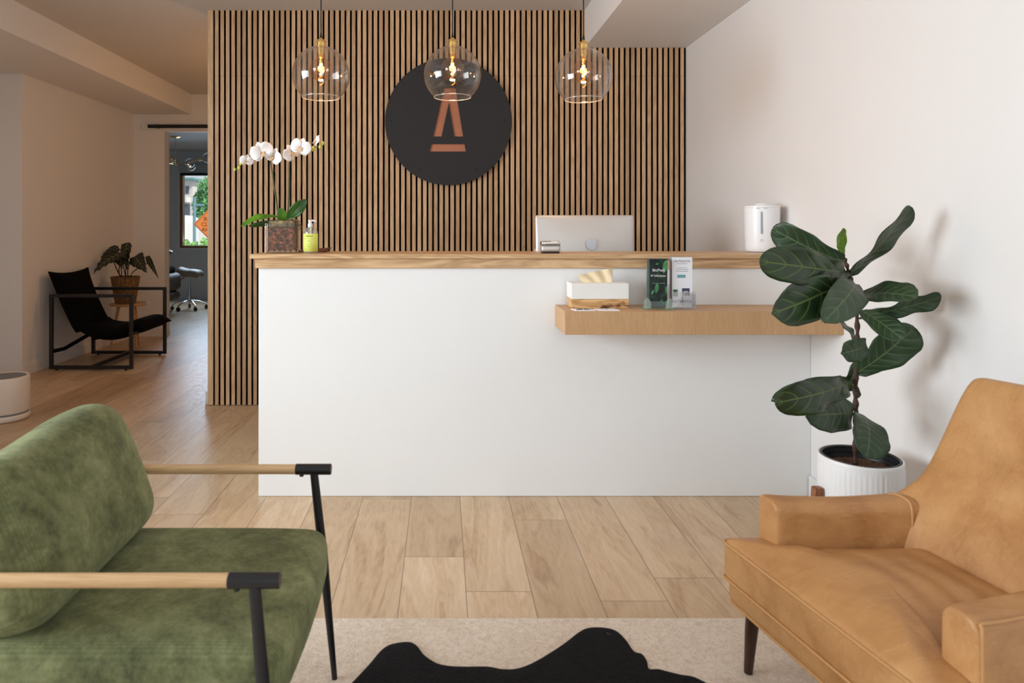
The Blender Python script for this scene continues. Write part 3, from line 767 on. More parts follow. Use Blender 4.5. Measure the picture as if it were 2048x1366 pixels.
bb = B(); rbox(bb, (-0.838, 1.496, 0.595), (0.086, 0.262, 0.168), 0.070, 22, backfn, Matrix.Rotation(R(-21), 4, 'Y'))
obj('back_cushion', bb, M['green'], gc, angle=180, sub=1)
for y in (YF_, YN):
    s = 1 if y == YF_ else -1
    bb = B(); tube(bb, [(-1.10, y, AZ), (-0.379, y, AZ)], 0.0125, 20); ar = obj('armrest', bb, M['armwood'], gc)
    bb = B(); tube(bb, [(-0.381, y, AZ), (-0.380, y, AZ), (-0.2905, y, AZ), (-0.289, y, AZ)], [0.0125, 0.0138, 0.0138, 0.0125], 20); obj('arm_cap', bb, M['blackmetal'], ar, label='black metal arm cap')
    bb = B(); tube(bb, [(-1.16, y, AZ), (-1.159, y, AZ), (-1.10, y, AZ), (-1.099, y, AZ)], [0.0125, 0.0138, 0.0138, 0.0125], 20); obj('arm_cap', bb, M['blackmetal'], ar, label='black metal arm cap')
    bb = B(); tube(bb, [(-0.366, y, AZ - 0.011), (-0.366, y, AZ - 0.018)], 0.0055, 12); obj('arm_screw', bb, M['blackmetal'], ar)
    yl = y + 0.012 * s
    bb = B(); tube(bb, [(-0.334, y, AZ - 0.008), (-0.312, yl, 0.34), (-0.284, yl + 0.012 * s, 0.0125)], [0.0105, 0.0125, 0.0072], 16); obj('leg', bb, M['blackmetal'], gc)
    bb = B(); tube(bb, [(-1.13, y, AZ - 0.008), (-1.10, yl, 0.36), (-1.13, yl + 0.012 * s, 0.0125)], [0.0105, 0.0125, 0.0072], 16); obj('leg', bb, M['blackmetal'], gc)
    bb = B(); tube(bb, [(-0.315, yl, 0.297), (-1.10, yl, 0.297)], 0.010, 12); obj('seat_rail', bb, M['blackmetal'], gc)
for x in (-0.36, -0.72, -1.08):
    bb = B(); tube(bb, [(x, YN - 0.012, 0.296), (x, YF_ + 0.012, 0.296)], 0.0095, 12); obj('cross_rail', bb, M['blackmetal'], gc)
for z in (0.42, 0.56):
    bb = B(); tube(bb, [(-1.105, YN - 0.008, z), (-1.03 - 0.1 * (z - 0.42), YN + 0.05, z), (-1.03 - 0.1 * (z - 0.42), YF_ - 0.05, z), (-1.105, YF_ + 0.008, z)], 0.009, 12); obj('back_rail', bb, M['blackmetal'], gc)

# ------------------------------------------------------------------ tan leather armchair
TH = R(11); uax = Vector((math.cos(TH), math.sin(TH), 0)); vax = Vector((math.sin(TH), -math.cos(TH), 0))
HW = 0.325
org = Vector((0.757, 1.832, 0.0125)) + vax * 0.32
tc = thing('leather_armchair', 'low tan leather armchair with dark tapered legs beside the white wall', 'armchair', org, TH)
hw = lambda x: HW - 0.14 * max(0, x)          # half width narrows toward the back; local z 0 is the rug
def outline_ring(bm, pts, z): return [bm.verts.new((x, y, z)) for x, y in pts]
def loft(bm, rings, cap0=True, cap1=True):
    for a, c in zip(rings, rings[1:]):
        n = len(a)
        for i in range(n): bm.faces.new((a[i], a[(i + 1) % n], c[(i + 1) % n], c[i]))
    if cap0: bm.faces.new(rings[0][::-1])
    if cap1: bm.faces.new(rings[-1])
    return bm
def round_corners(pts, r, n=6):
    out = []
    for i, p in enumerate(pts):
        p = Vector(p); a = Vector(pts[i - 1]); c = Vector(pts[(i + 1) % len(pts)])
        rr = min(r, (a - p).length * 0.45, (c - p).length * 0.45)
        A = p + (a - p).normalized() * rr; D = p + (c - p).normalized() * rr
        for k in range(n + 1):
            t = k / n; q = A * (1 - t) ** 2 + p * 2 * t * (1 - t) + D * t * t; out.append((q.x, q.y))
    return out
def dense(pts, step=0.03):
    out = []
    for i, p in enumerate(pts):
        a, c = Vector(p), Vector(pts[(i + 1) % len(pts)]); n = max(1, int((c - a).length / step))
        for k in range(n): q = a.lerp(c, k / n); out.append((q.x, q.y))
    return out
# seat base (apron)
ap = dense(round_corners([(0.004, -HW + 0.004), (0.56, -hw(0.56)), (0.56, hw(0.56)), (0.004, HW - 0.004)], 0.025))
def inset(pts, s, c=(0.28, 0)): return [(c[0] + (x - c[0]) * s, c[1] + (y - c[1]) * s) for x, y in pts]
bb = B(); loft(bb, [outline_ring(bb, inset(ap, s), z) for s, z in ((0.93, 0.186), (0.965, 0.188), (0.99, 0.197), (1.0, 0.215), (1.0, 0.252))])
obj('seat_base', bb, M['leather'], tc, local=True, angle=60)
# T-shaped seat cushion
ai = 0.088
T = [(-0.006, -HW), (0.092, -HW + 0.012), (0.10, -HW + ai), (0.50, -hw(0.5) + ai), (0.50, hw(0.5) - ai), (0.10, HW - ai), (0.092, HW - 0.012), (-0.006, HW)]
T = dense(round_corners(T, 0.022, 5), 0.02)
tcn = (0.17, 0)
def crown(x, y, s):
    base = 0.048 * (1 - s ** 2.2)
    return base
bb = B(); rings = []
for s, z in ((0.97, 0.252), (0.995, 0.255), (1.0, 0.266), (1.0, 0.335), (0.995, 0.347), (0.98, 0.353)):
    rings.append(outline_ring(bb, inset(T, s, tcn), z))
for k in range(1, 30):
    s = 0.98 * (1 - k / 30.0)
    pts = inset(T, s, tcn); rg_ = []
    for x, y in pts:
        wr = math.exp(-((x - 0.30) / 0.14) ** 2 - ((y + 0.06) / 0.15) ** 2)
        z = 0.353 + crown(x, y, s) + 0.0030 * wr * math.sin(95 * (x * 0.86 - y * 0.32) + 3 * math.sin(y * 11)) + 0.0022 * math.sin(x * 46 + y * 10) * (1 - s) - 0.010 * math.exp(-((x - 0.10) ** 2 + (abs(y) - 0.235) ** 2) / 0.0016)
        rg_.append(bb.verts.new((x, y, z)))
    rings.append(rg_)
loft(bb, rings)
obj('seat_cushion', bb, M['leather'], tc, local=True, angle=180, sub=1)
def pipe_ring(pts, z, r, name='piping'):
    bm = B(); tube(bm, [(x, y, z) for x, y in pts], r, 8, close=True); return obj(name, bm, M['piping'], tc, local=True, angle=180)
pipe_ring(inset(T, 1.002, tcn), 0.3465, 0.0042)
pipe_ring(inset(T, 1.003, tcn), 0.2545, 0.0036)
pipe_ring(inset(ap, 0.988), 0.192, 0.0036)
# arms: swept rounded-rectangle section, front face upright, running back into the wings
def arm(sgn):
    bm = B(); rings = []; xs = [0.092, 0.094, 0.100, 0.112, 0.16, 0.24, 0.32, 0.40, 0.44, 0.47, 0.49]
    for x in xs:
        k = {0.092: 0.80, 0.094: 0.90, 0.100: 0.965, 0.112: 1.0}.get(x, 1.0)
        yo = hw(x) ; top = 0.476 - 0.010 * math.sin(min(1, max(0, (x - 0.1) / 0.42)) * math.pi); th = 0.082
        bot = 0.192; yc = yo - th / 2; zc = (top + bot) / 2; hh = (top - bot) / 2 * (1 - (1 - k) * 0.25); tt = th / 2 * k
        pts = []; r = 0.032 * (0.6 + 0.4 * k)
        for (cx_, cz_, a0) in ((tt - r, hh - r, 0), (-tt + r, hh - r, 90), (-tt + 0.01, -hh + 0.01, 180), (tt - 0.01, -hh + 0.01, 270)):
            rr = r if cz_ > 0 else 0.01
            for q in range(7):
                an = R(a0 + 15 * q); pts.append((cx_ + rr * math.cos(an), cz_ + rr * math.sin(an)))
        lean = 0.0
        ring = []
        for (py_, pz_) in pts:
            zz = zc + pz_ + (0 if pz_ > 0 else 0)
            ring.append(bm.verts.new((x, sgn * (yc + py_ + lean * (pz_ > 0)), zz)))
        rings.append(ring)
    loft(bm, rings)
    a = obj('arm', bm, M['leather'], tc, local=True, angle=180, sub=1)
    # piping down the front outer corner and along the outer top edge
    x = 0.101; yo = hw(x); pp = [(x, yo - 0.002, 0.20), (x, yo - 0.002, 0.44), (x + 0.002, yo - 0.008, 0.462), (x + 0.012, yo - 0.008, 0.4665)]
    pp += [(xx, hw(xx) - 0.006, 0.4665 - 0.010 * math.sin((xx - 0.1) / 0.42 * math.pi)) for xx in (0.16, 0.24, 0.32, 0.40, 0.46)]
    bm = B(); tube(bm, [(px_, sgn * py_, pz_) for px_, py_, pz_ in smooth_path(pp, 4)], 0.0034, 8); obj('arm_piping', bm, M['piping'], tc, local=True, angle=180)
arm(1); arm(-1)
# seam piping where the arms meet the back
# backrest with curved wings
prof = [(0.405, 0.20), (0.41, 0.28), (0.425, 0.34), (0.44, 0.385), (0.460, 0.43), (0.484, 0.468), (0.516, 0.506), (0.550, 0.555), (0.594, 0.624), (0.632, 0.690), (0.656, 0.738), (0.676, 0.768), (0.690, 0.777), (0.708, 0.779), (0.735, 0.772), (0.752, 0.75), (0.748, 0.70), (0.722, 0.62), (0.692, 0.54), (0.662, 0.46), (0.635, 0.36), (0.618, 0.26), (0.61, 0.192)]
wing = [(0.40, 0.20), (0.40, 0.28), (0.405, 0.34), (0.408, 0.385), (0.415, 0.43), (0.440, 0.463), (0.520, 0.489), (0.566, 0.545), (0.601, 0.618), (0.634, 0.688), (0.657, 0.738)]
bb = B(); rings = []; NYB = 24
for j in range(NYB + 1):
    v = -1 + 2 * j / NYB; vv = math.sin(v * math.pi / 2) * 0.55 + v * 0.45
    edge = max(0.0, (abs(vv) - 0.93) / 0.07); ring = []
    for i, (x, z) in enumerate(prof):
        if i < len(wing):
            e4 = abs(vv) ** 5; x += (wing[i][0] - x) * e4; z += (wing[i][1] - z) * e4
        cxp, czp = 0.62, 0.5
        lx = 0.60 + (z - 0.5) * 0.33
        sh_ = 1 - 0.35 * edge ** 2 if (x > lx) else 1 - 0.18 * edge ** 2
        xx = lx + (x - lx) * sh_
        if x < lx: xx += 0.006 * (1 - vv * vv)
        W = hw(min(0.70, x)) - (0.002 if z < 0.5 else 0)
        zz = z + (0.006 * (1 - vv * vv) if z > 0.7 else 0) - 0.010 * edge ** 2 * (1 if z > 0.72 else 0)
        ring.append(bb.verts.new((xx, vv * W, zz)))
    rings.append(ring)
loft(bb, rings)
obj('backrest', bb, M['leather'], tc, local=True, angle=180, sub=1)
for sgn in (1, -1):
    hq = hw(0.452); pp = [(0.449, sgn * (hq - 0.0825), 0.36), (0.450, sgn * (hq - 0.0825), 0.43), (0.451, sgn * (hq - 0.076), 0.461), (0.452, sgn * (hq - 0.058), 0.4705), (0.452, sgn * (hq - 0.028), 0.4705), (0.452, sgn * (hq - 0.007), 0.462), (0.452, sgn * (hq - 0.0005), 0.44)]
    bm = B(); tube(bm, smooth_path(pp, 5), 0.0034, 8); obj('seam_piping', bm, M['piping'], tc, local=True, angle=180)
for (x, y, lean) in ((0.055, 0.272, 0.0), (0.055, -0.272, 0.0), (0.52, 0.20, 0.05), (0.52, -0.20, 0.05)):
    s = 1 if y > 0 else -1
    bm = B(); tube(bm, [(x, y, 0.2), (x + lean * 0.3, y + s * 0.012, 0.12), (x + lean, y + s * 0.025, 0.005), (x + lean, y + s * 0.025, 0.0006)], [0.0185, 0.0165, 0.0112, 0.0108], 20); obj('leg', bm, M['walnut'], tc, local=True)

# ------------------------------------------------------------------ fiddle leaf fig in its pot and stand
PY = 2.30
fp = thing('potted_fig', 'fiddle leaf fig in a white patterned pot between the leather armchair and desk', 'potted plant', (1.407, PY, 0.165))
pc = (1.407, PY, 0)
bm = B(); seg = 96; r0 = 0.1265; rings = []
zs = [0.165, 0.168, 0.18, 0.20] + [0.20 + k * 0.0058 for k in range(1, 38)] + [0.42, 0.428]
for z in zs:
    ring = []
    for k in range(seg * 2):
        a = 2 * math.pi * k / (seg * 2); rr = r0 * (0.985 + 0.015 * min(1, (z - 0.165) / 0.03))
        if 0.24 < z < 0.41:
            fl = abs(math.sin(a * 26)); band = (z - 0.24) / 0.17
            if 0.42 < band < 0.60: d = 0.0010 * math.cos(a * 52 + (3.14 if band > 0.51 else 0))
            else: d = 0.0026 * (fl ** 0.5 - 0.5) * min(1, min(band if band < 0.42 else band - 0.60, (0.42 if band < 0.42 else 1.0) - band) * 18)
            rr += d
        ring.append(bm.verts.new((pc[0] + rr * math.cos(a), pc[1] + rr * math.sin(a), z)))
    rings.append(ring)
for rr, z in ((r0 - 0.002, 0.4305), (r0 - 0.006, 0.4305), (r0 - 0.009, 0.426), (r0 - 0.009, 0.30)):
    rings.append([bm.verts.new((pc[0] + rr * math.cos(2 * math.pi * k / (seg * 2)), pc[1] + rr * math.sin(2 * math.pi * k / (seg * 2)), z)) for k in range(seg * 2)])
loft(bm, rings)
obj('pot', bm, M['ceramic'], fp, angle=180)
bm = B(); lathe(bm, [(r0 - 0.0095, 0.40), (r0 - 0.0095, 0.427), (r0 - 0.008, 0.431), (r0 - 0.0135, 0.431), (r0 - 0.015, 0.424), (r0 - 0.013, 0.420), (r0 - 0.018, 0.414), (r0 - 0.016, 0.409), (r0 - 0.021, 0.400), (r0 - 0.022, 0.34)], pc, 64)
obj('nursery_liner', bm, M['black_pl'], fp, angle=180, label='black plastic liner')
bm = B(); rings = []
for k in range(9):
    rr = (r0 - 0.020) * k / 8
    rings.append([(rr, 0.402 - 0.012 + 0.006 * random.random() + 0.004 * math.cos(k))])
lathe(bm, [(q[0][0], q[0][1]) for q in rings], pc, 48)
obj('soil', bm, M['soil'], fp, angle=180)
stem_px = [(1710, 932), (1711, 880), (1712.4, 830), (1711, 790), (1712, 745), (1713, 700), (1714.8, 661), (1712, 614), (1708, 585), (1703, 563), (1696, 540), (1690, 520), (1684, 508)]
sp3 = [P(x, y, PY) for x, y in stem_px]
spp = smooth_path(sp3, 8)
bm = B(); tube(bm, spp, [0.0085 + 0.0022 * math.sin(i * 1.3) - 0.003 * i / len(spp) for i in range(len(spp))], 12)
obj('stem', bm, M['stem'], fp, angle=180)
# base px, tip px, visible width px, Y at base, Y at tip, tilt (turns blade edge-on), bend, material
FL = [
 ((1700, 549), (1822, 413), 40, 2.30, 2.22, 50, 0.03, 'figleaf', 0.025),
 ((1687, 512), (1686, 456), 27, 2.30, 2.27, 15, -0.10, 'figbud', 0.02),
 ((1690, 524), (1545, 457), 34, 2.30, 2.36, -52, 0.07, 'figleaf2', 0.04),
 ((1693, 545), (1519, 522), 64, 2.30, 2.08, -22, 0.08, 'figleaf', 0.03),
 ((1697, 556), (1607, 549), 28, 2.32, 2.46, 30, 0.04, 'figleaf', 0.04),
 ((1700, 558), (1543, 628), 78, 2.30, 2.04, -12, 0.06, 'figleaf', 0.03),
 ((1710, 567), (1647, 644), 66, 2.29, 2.02, 8, 0.10, 'figleaf2', 0.02),
 ((1718, 590), (1835, 594), 62, 2.28, 2.06, 4, 0.05, 'figleaf2', 0.02),
 ((1735, 630), (1883, 592), 30, 2.31, 2.22, 40, 0.05, 'figleaf2', 0.05),
 ((1722, 621), (1806, 679), 38, 2.29, 2.12, 30, 0.07, 'figleaf2', 0.03),
 ((1713, 746), (1830, 655), 76, 2.30, 2.20, 10, 0.05, 'figleaf2', 0.04),
 ((1712, 686), (1673, 640), 24, 2.31, 2.40, 30, 0.08, 'figleaf', 0.04),
 ((1733, 690), (1681, 707), 42, 2.20, 2.15, -18, 0.10, 'figleaf2', 0.06),
 ((1711, 722), (1696, 783), 22, 2.32, 2.36, 20, 0.06, 'figleaf', 0.05),
 ((1702, 764), (1550, 806), 66, 2.30, 2.08, -12, 0.07, 'figleaf', 0.04),
 ((1706, 825), (1613, 830), 68, 2.30, 2.14, -8, 0.05, 'figleaf2', 0.03),
 ((1728, 831), (1733, 915), 76, 2.27, 2.12, 0, 0.10, 'figleaf2', 0.03),
 ((1712, 770), (1717, 796), 10, 2.32, 2.34, 10, 0.05, 'figleaf', 0.02),
]
for i, (b0, t0, wpx, y0, y1, tilt, bend, mt, wave) in enumerate(FL):
    pb, pt = P(b0[0], b0[1], y0), P(t0[0], t0[1], y1)
    ax = (pt - pb).normalized(); n = Vector((0, -1, 0.35)); n = (n - ax * n.dot(ax)).normalized()
    n = Matrix.Rotation(R(tilt), 3, ax) @ n
    wd = wpx * (y0 + y1) / 2 / F / max(0.25, math.cos(R(abs(tilt) + 6)))
    bm = B(); leaf(bm, pb, pt, wd, n, bend, 0.16, wave * 0.8, OVAL if mt == 'figbud' else ROUND if i in (6, 7, 12, 15, 16) else FIDDLE, seed=i + 3)
    lf = obj('leaf', bm, M[mt], fp, angle=180, solid=0.0010, label='young bright green curled leaf' if mt == 'figbud' else None)
    # petiole
    best = min(spp, key=lambda q: abs(q.z - (pb.z - 0.012)))
    if (best - pb).length > 0.008:
        bm = B(); tube(bm, smooth_path([best, (best + pb) / 2 + Vector((0, 0, -0.004)), pb + ax * 0.01], 4), [0.0036] * 5 + [0.0028] * 4, 8); obj('leaf_stalk', bm, M['gstem'], fp, angle=180)
# plant stand
ps = thing('plant_stand', 'brown wooden plant stand holding the white pot of the fig', 'plant stand', (1.407, PY, 0))
sq = 0.139
for a in (0, 90, 180, 270):
    a2 = R(a); cx_, cy_ = pc[0] + 0.1438 * math.cos(a2), pc[1] + 0.1438 * math.sin(a2)
    bm = B(); pts = []
    M4 = Matrix.Translation((cx_, cy_, 0)) @ Matrix.Rotation(a2, 4, 'Z')
    rbox(bm, (0, 0, 0), (0.0165, 0.0165, 0.1625), 0.007, 8); bmesh.ops.translate(bm, verts=bm.verts, vec=(0, 0, 0.1635)); bmesh.ops.transform(bm, verts=bm.verts, matrix=M4)
    obj('post', bm, M['standwood'], ps, angle=180)
for a in (0, 90):
    a2 = R(a); d = Vector((math.cos(a2), math.sin(a2), 0)) * 0.127
    bm = B(); obox(bm, Vector(pc) - d + Vector((0, 0, 0.152)), Vector(pc) + d + Vector((0, 0, 0.152)), 0.022, 0.022); obj('cross_bar', bm, M['standwood'], ps, smooth=False)

# ------------------------------------------------------------------ on the counter
CT = 1.0822
OY = 3.17
oc = thing('potted_orchid', 'white orchid in a clear square glass pot on the left end of the counter', 'potted orchid', (P(567, 507, OY).x, OY, CT))
ox = oc.location.x; hs = 0.068; ph_ = 0.138
def square_shell(bm, cx_, cy_, h, t, z0, z1, zb):
    o1 = [(cx_ - h, cy_ - h), (cx_ + h, cy_ - h), (cx_ + h, cy_ + h), (cx_ - h, cy_ + h)]; i1 = inset(o1, (h - t) / h, (cx_, cy_))
    a = outline_ring(bm, o1, z0); b_ = outline_ring(bm, o1, z1); c_ = outline_ring(bm, i1, z1); d_ = outline_ring(bm, i1, zb)
    loft(bm, [a, b_, c_, d_]); return bm
bm = square_shell(B(), ox, OY, hs, 0.006, CT, CT + ph_, CT + 0.012)
obj('glass_pot', bm, M['potglass'], oc, smooth=False, bevel=0.0025)
bm = B(); rbox(bm, (ox, OY, CT + 0.066), (hs - 0.0105, hs - 0.0105, 0.051), 0.008, 14, lambda q: q * (1 + 0.02 * math.sin(q.x * 190 + q.z * 130) * math.cos(q.y * 160)))
obj('bark_filling', bm, M['bark'], oc, angle=180)
bm = B()
rnd = random.Random(5)
def mossfn(q):
    q.z *= 1 + 0.3 * math.sin(q.x * 60) ; return q
rbox(bm, (ox + 0.002, OY, CT + ph_ - 0.004), (hs - 0.0085, hs - 0.0085, 0.016), 0.012, 14, lambda q: q + Vector((0, 0, 0.004 * math.sin(q.x * 110) * math.cos(q.y * 90))))
for k in range(60):
    a = Vector((ox + rnd.uniform(-0.05, 0.066), OY + rnd.uniform(-0.06, 0.04), CT + ph_ + rnd.uniform(0.006, 0.014)))
    tube(bm, [a, a + Vector((rnd.uniform(-0.015, 0.015), rnd.uniform(-0.01, 0.01), rnd.uniform(0, 0.008))), a + Vector((rnd.uniform(-0.025, 0.025), rnd.uniform(-0.015, 0.015), rnd.uniform(-0.012, 0.004)))], 0.0009, 4)
for k in range(70):
    t = k / 70; a = Vector((ox + 0.052 + 0.026 * math.sin(t * 1.7) + rnd.uniform(-0.006, 0.006), OY - 0.03 + rnd.uniform(-0.02, 0.02), CT + ph_ + 0.016 - 0.05 * t * t))
    tube(bm, [a, a + Vector((rnd.uniform(-0.012, 0.012), rnd.uniform(-0.01, 0.01), rnd.uniform(-0.012, 0.008)))], 0.0011, 4)
obj('moss', bm, M['moss'], oc, angle=180)
bm = B(); leaf(bm, P(558, 434, 3.16), P(482, 453, 3.10), 0.060, (0.1, -0.45, 1), 0.10, 0.25, 0.01, OVAL, seed=1); obj('orchid_leaf', bm, M['orchidleaf'], oc, angle=180, solid=0.0016)
bm = B(); leaf(bm, P(556, 440, 3.15), P(497, 452, 3.14), 0.050, (0, -0.6, 1), -0.06, 0.2, 0.01, OVAL, seed=2); obj('orchid_leaf', bm, M['orchidleaf_dark'], oc, angle=180, solid=0.0016, label='darker lower leaf')
bm = B(); leaf(bm, P(576, 438, 3.15), P(613, 399, 3.12), 0.058, (0.4, -1, 0.2), 0.10, 0.2, 0.01, OVAL, seed=3); obj('orchid_leaf', bm, M['orchidleaf_dark'], oc, angle=180, solid=0.0016)
bm = B(); leaf(bm, P(568, 444, 3.15), P(560, 416, 3.13), 0.045, (0.2, -1, 0.2), 0.05, 0.2, 0.01, OVAL, seed=4); obj('orchid_leaf', bm, M['orchidleaf'], oc, angle=180, solid=0.0016, label='short yellow green leaf')
def stalk(pts, y, r0_, r1_, name='flower_stalk', mt='gstem'):
    pp = smooth_path([P(a, c, y) for a, c in pts], 6); n = len(pp)
    bm = B(); tube(bm, pp, [r0_ + (r1_ - r0_) * i / n for i in range(n)], 8); return obj(name, bm, M[mt], oc, angle=180)
stalk([(558, 442), (554, 410), (548, 372), (543, 335), (537, 316), (522, 305), (505, 309), (490, 322), (478, 333), (468, 341)], 3.16, 0.0042, 0.0014)
stalk([(574, 440), (577, 405), (578, 362), (579, 325), (584, 305), (598, 296), (616, 293), (632, 294), (646, 290)], 3.17, 0.0046, 0.0014)
stalk([(557, 440), (553, 395), (545, 350), (541, 331)], 3.165, 0.0016, 0.0012, 'support_stake', 'stem')
stalk([(580, 440), (582, 395), (580, 350), (579, 322)], 3.175, 0.0016, 0.0012, 'support_stake', 'stem')
stalk([(582, 436), (598, 400), (603, 345), (603, 322)], 3.18, 0.0008, 0.0005, 'root_fibre', 'stem')
stalk([(562, 436), (560, 404), (548, 330), (541, 262), (537, 236)], 3.18, 0.0006, 0.0004, 'root_fibre', 'stem')
def petal(bm, c, d, L, W, n, seed, cup=0.12, shp=None):
    leaf(bm, c, c + d * L, W, n, cup, 0.18, 0.025, shp or [(0, 0.25), (0.2, 0.75), (0.45, 1.0), (0.7, 0.98), (0.88, 0.7), (1.0, 0.15)], 6, 8, seed, 1.2)
def flower(px, py, y, rpx, roll=0, yaw=0, pitch=0, s=1):
    c = P(px, py, y); r = rpx * y / F
    Rm = Matrix.Rotation(R(yaw), 3, 'Z') @ Matrix.Rotation(R(pitch), 3, 'X')
    n = Rm @ Vector((0, -1, 0))
    def dirv(a): a = R(a + roll); return Rm @ Vector((math.cos(a), 0, math.sin(a)))
    bm = B()
    for a in (90, 215, 325): petal(bm, c - n * -0.0015, dirv(a), r * 0.98, r * 0.72, n, px + a, 0.08, [(0, 0.2), (0.3, 0.8), (0.55, 1.0), (0.8, 0.7), (1.0, 0.12)])
    for a in (12, 168): petal(bm, c + n * 0.002, dirv(a), r * 1.08, r * 1.30, n, px + a, 0.10)
    f = obj('flower', bm, M['petal'], oc, angle=180, solid=0.0006)
    bm = B()
    rbox(bm, (0, 0, 0), (r * 0.09, r * 0.12, r * 0.10), r * 0.07, 6); bmesh.ops.translate(bm, verts=bm.verts, vec=c + n * 0.005 + dirv(270) * r * 0.08)
    petal(bm, c + n * 0.006 + dirv(270) * r * 0.1, (dirv(270) + n * 0.5).normalized(), r * 0.42, r * 0.30, n, 2, 0.2)
    petal(bm, c + n * 0.005, (dirv(215) + n * 0.6).normalized(), r * 0.26, r * 0.2, n, 3, 0.2); petal(bm, c + n * 0.005, (dirv(325) + n * 0.6).normalized(), r * 0.26, r * 0.2, n, 4, 0.2)
    obj('lip', bm, M['lip'], f, angle=180, solid=0.0005)
flower(493, 321, 3.13, 13, -10, 15, 20)
flower(524, 304, 3.12, 22, 25, 10, 5)
flower(548, 313, 3.14, 19, -30, -25, 5)
flower(583, 306, 3.14, 19, 35, 40, 5)
flower(602, 295, 3.12, 20, -20, -5, 5)
flower(634, 283, 3.14, 14, -15, -60, -20)
def bud(px, py, rpx):
    c = P(px, py, 3.13); r = rpx * 3.13 / F; bm = B()
    lathe(bm, [(0, r * 1.3), (r * 0.5, r), (r * 0.95, 0.2 * r), (r * 0.85, -0.5 * r), (r * 0.4, -r * 1.1), (0, -r * 1.2)], c, 12); obj('flower_bud', bm, M['bud'], oc, angle=180)
for q in ((481.5, 327, 3.4), (478, 335.5, 3.3), (469.5, 339, 2.8), (626, 297.5, 4.6), (645, 286.5, 3.8), (640, 294, 3.4)): bud(*q)

# tray behind the bottle
tr = obj('wooden_tray', prism_xz(B(), [(P(597, 507, 3.24).x, CT), (P(646, 507, 3.24).x, CT), (P(657, 499, 3.24).x, CT + 0.018), (P(657, 499, 3.24).x, CT + 0.021), (P(597, 507, 3.24).x, CT + 0.010)], 3.24, 3.34), M['traywood'], smooth=False, bevel=0.001, origin=(-0.59, 3.29, CT))
tag(tr, 'low brown wooden tray on the counter behind the soap bottle', 'tray')
# soap bottle
by = 3.13; bx = P(621.5, 507, by).x
so = thing('soap_bottle', 'clear pump soap bottle with lime yellow label beside the orchid pot', 'soap bottle', (bx, by, CT))
bm = B(); lathe(bm, [(0, 0), (0.030, 0), (0.0325, 0.003), (0.0325, 0.092), (0.031, 0.101), (0.026, 0.110), (0.017, 0.117), (0.0135, 0.119), (0.0135, 0.124), (0, 0.124)], (bx, by, CT), 40); obj('bottle_body', bm, M['bottleglass'], so, angle=50)
bm = B(); n = 40; ri, ro = 0.0329, 0.0332
v0 = []; v1 = []
for k in range(n + 1):
    a = R(-178) + R(176) * k / n
    v0.append(bm.verts.new((bx + ro * math.cos(a), by + ro * math.sin(a), CT + 0.008))); v1.append(bm.verts.new((bx + ro * math.cos(a), by + ro * math.sin(a), CT + 0.0895)))
for k in range(n): bm.faces.new((v0[k], v0[k + 1], v1[k + 1], v1[k]))
lb = obj('bottle_label', bm, M['label'], so, angle=180, solid=0.0004)
text('lettering', 'LOWTN', 0.0085, (bx - 0.001, by - 0.0338, CT + 0.078), FACING, M['ink'], lb, space=1.15)
for k, (l, ww) in enumerate(((0.0655, 0.050), (0.057, 0.020), (0.0535, 0.026), (0.043, 0.030), (0.0325, 0.020))):
    bm = box(B(), bx - 0.002 - ww / 2, bx - 0.002 + ww / 2, by - 0.0339, by - 0.0336, CT + l, CT + l + 0.0011); obj('print_line', bm, M['ink_grey'], lb, smooth=False)
bm = B(); lathe(bm, [(0, 0), (0.0115, 0), (0.0115, 0.016), (0.009, 0.018), (0.0075, 0.0185), (0.0075, 0.024), (0.0095, 0.025), (0.0095, 0.0325), (0, 0.034)], (bx - 0.003 + 0.001, by, CT + 0.119), 24)
tube(bm, smooth_path([(bx, by, CT + 0.1485), (bx + 0.012, by - 0.002, CT + 0.1495), (bx + 0.027, by - 0.004, CT + 0.1455)], 4), [0.0042] * 4 + [0.0033] * 4 + [0.0024], 10)
obj('pump', bm, M['plastic'], so, angle=45)
bm = B(); tube(bm, [(bx, by, CT + 0.118), (bx, by, CT + 0.012)], 0.0025, 8); obj('dip_tube', bm, M['plastic'], so)

# computer display seen from behind
iy = 3.53; x0, x1 = P(1071.5, 430, iy).x, P(1268.5, 430, iy).x; zt_ = EYE + (CY - 430) * iy / F
im = thing('desktop_computer', 'silver all-in-one computer seen from behind on the inner desk', 'computer', ((x0 + x1) / 2, iy + 0.03, 0.735))
xc = (x0 + x1) / 2; hx = (x1 - x0) / 2; hz = 0.20
bm = B()
def imfn(q):
    q.y += (-0.022 if q.y < 0 else 0) * (1 - (q.x / hx) ** 2) * (1 - (q.z / hz) ** 2) ; return q
rbox(bm, (0, 0, 0), (hx, 0.006, hz), 0.0055, 16, imfn)
tilt = Matrix.Translation((xc, iy, zt_ - hz)) @ Matrix.Rotation(R(-5), 4, 'X')
bmesh.ops.transform(bm, verts=bm.verts, matrix=tilt)
sc_ = obj('display_housing', bm, M['alu'], im, angle=180)
def logo():
    # fruit outline with a bite and a leaf, traced as polar radii
    pts = []
    for k in range(60):
        a = 2 * math.pi * k / 60; x = math.cos(a); z = math.sin(a)
        r = 0.5 + 0.035 * math.cos(2 * a) * 0 
        r *= 1 - 0.13 * math.exp(-((a - math.pi / 2) / 0.28) ** 2) - 0.10 * math.exp(-((a - 3 * math.pi / 2) / 0.22) ** 2)
        X, Z = r * x, r * z * 1.02
        dx_, dz_ = X - 0.62, Z - 0.06; d = math.hypot(dx_, dz_)
        if d < 0.26: X, Z = 0.62 + dx_ / d * 0.26, 0.06 + dz_ / d * 0.26
        X *= (1 - 0.12 * max(0, -Z) * 2)
        pts.append((X, Z))
    return pts
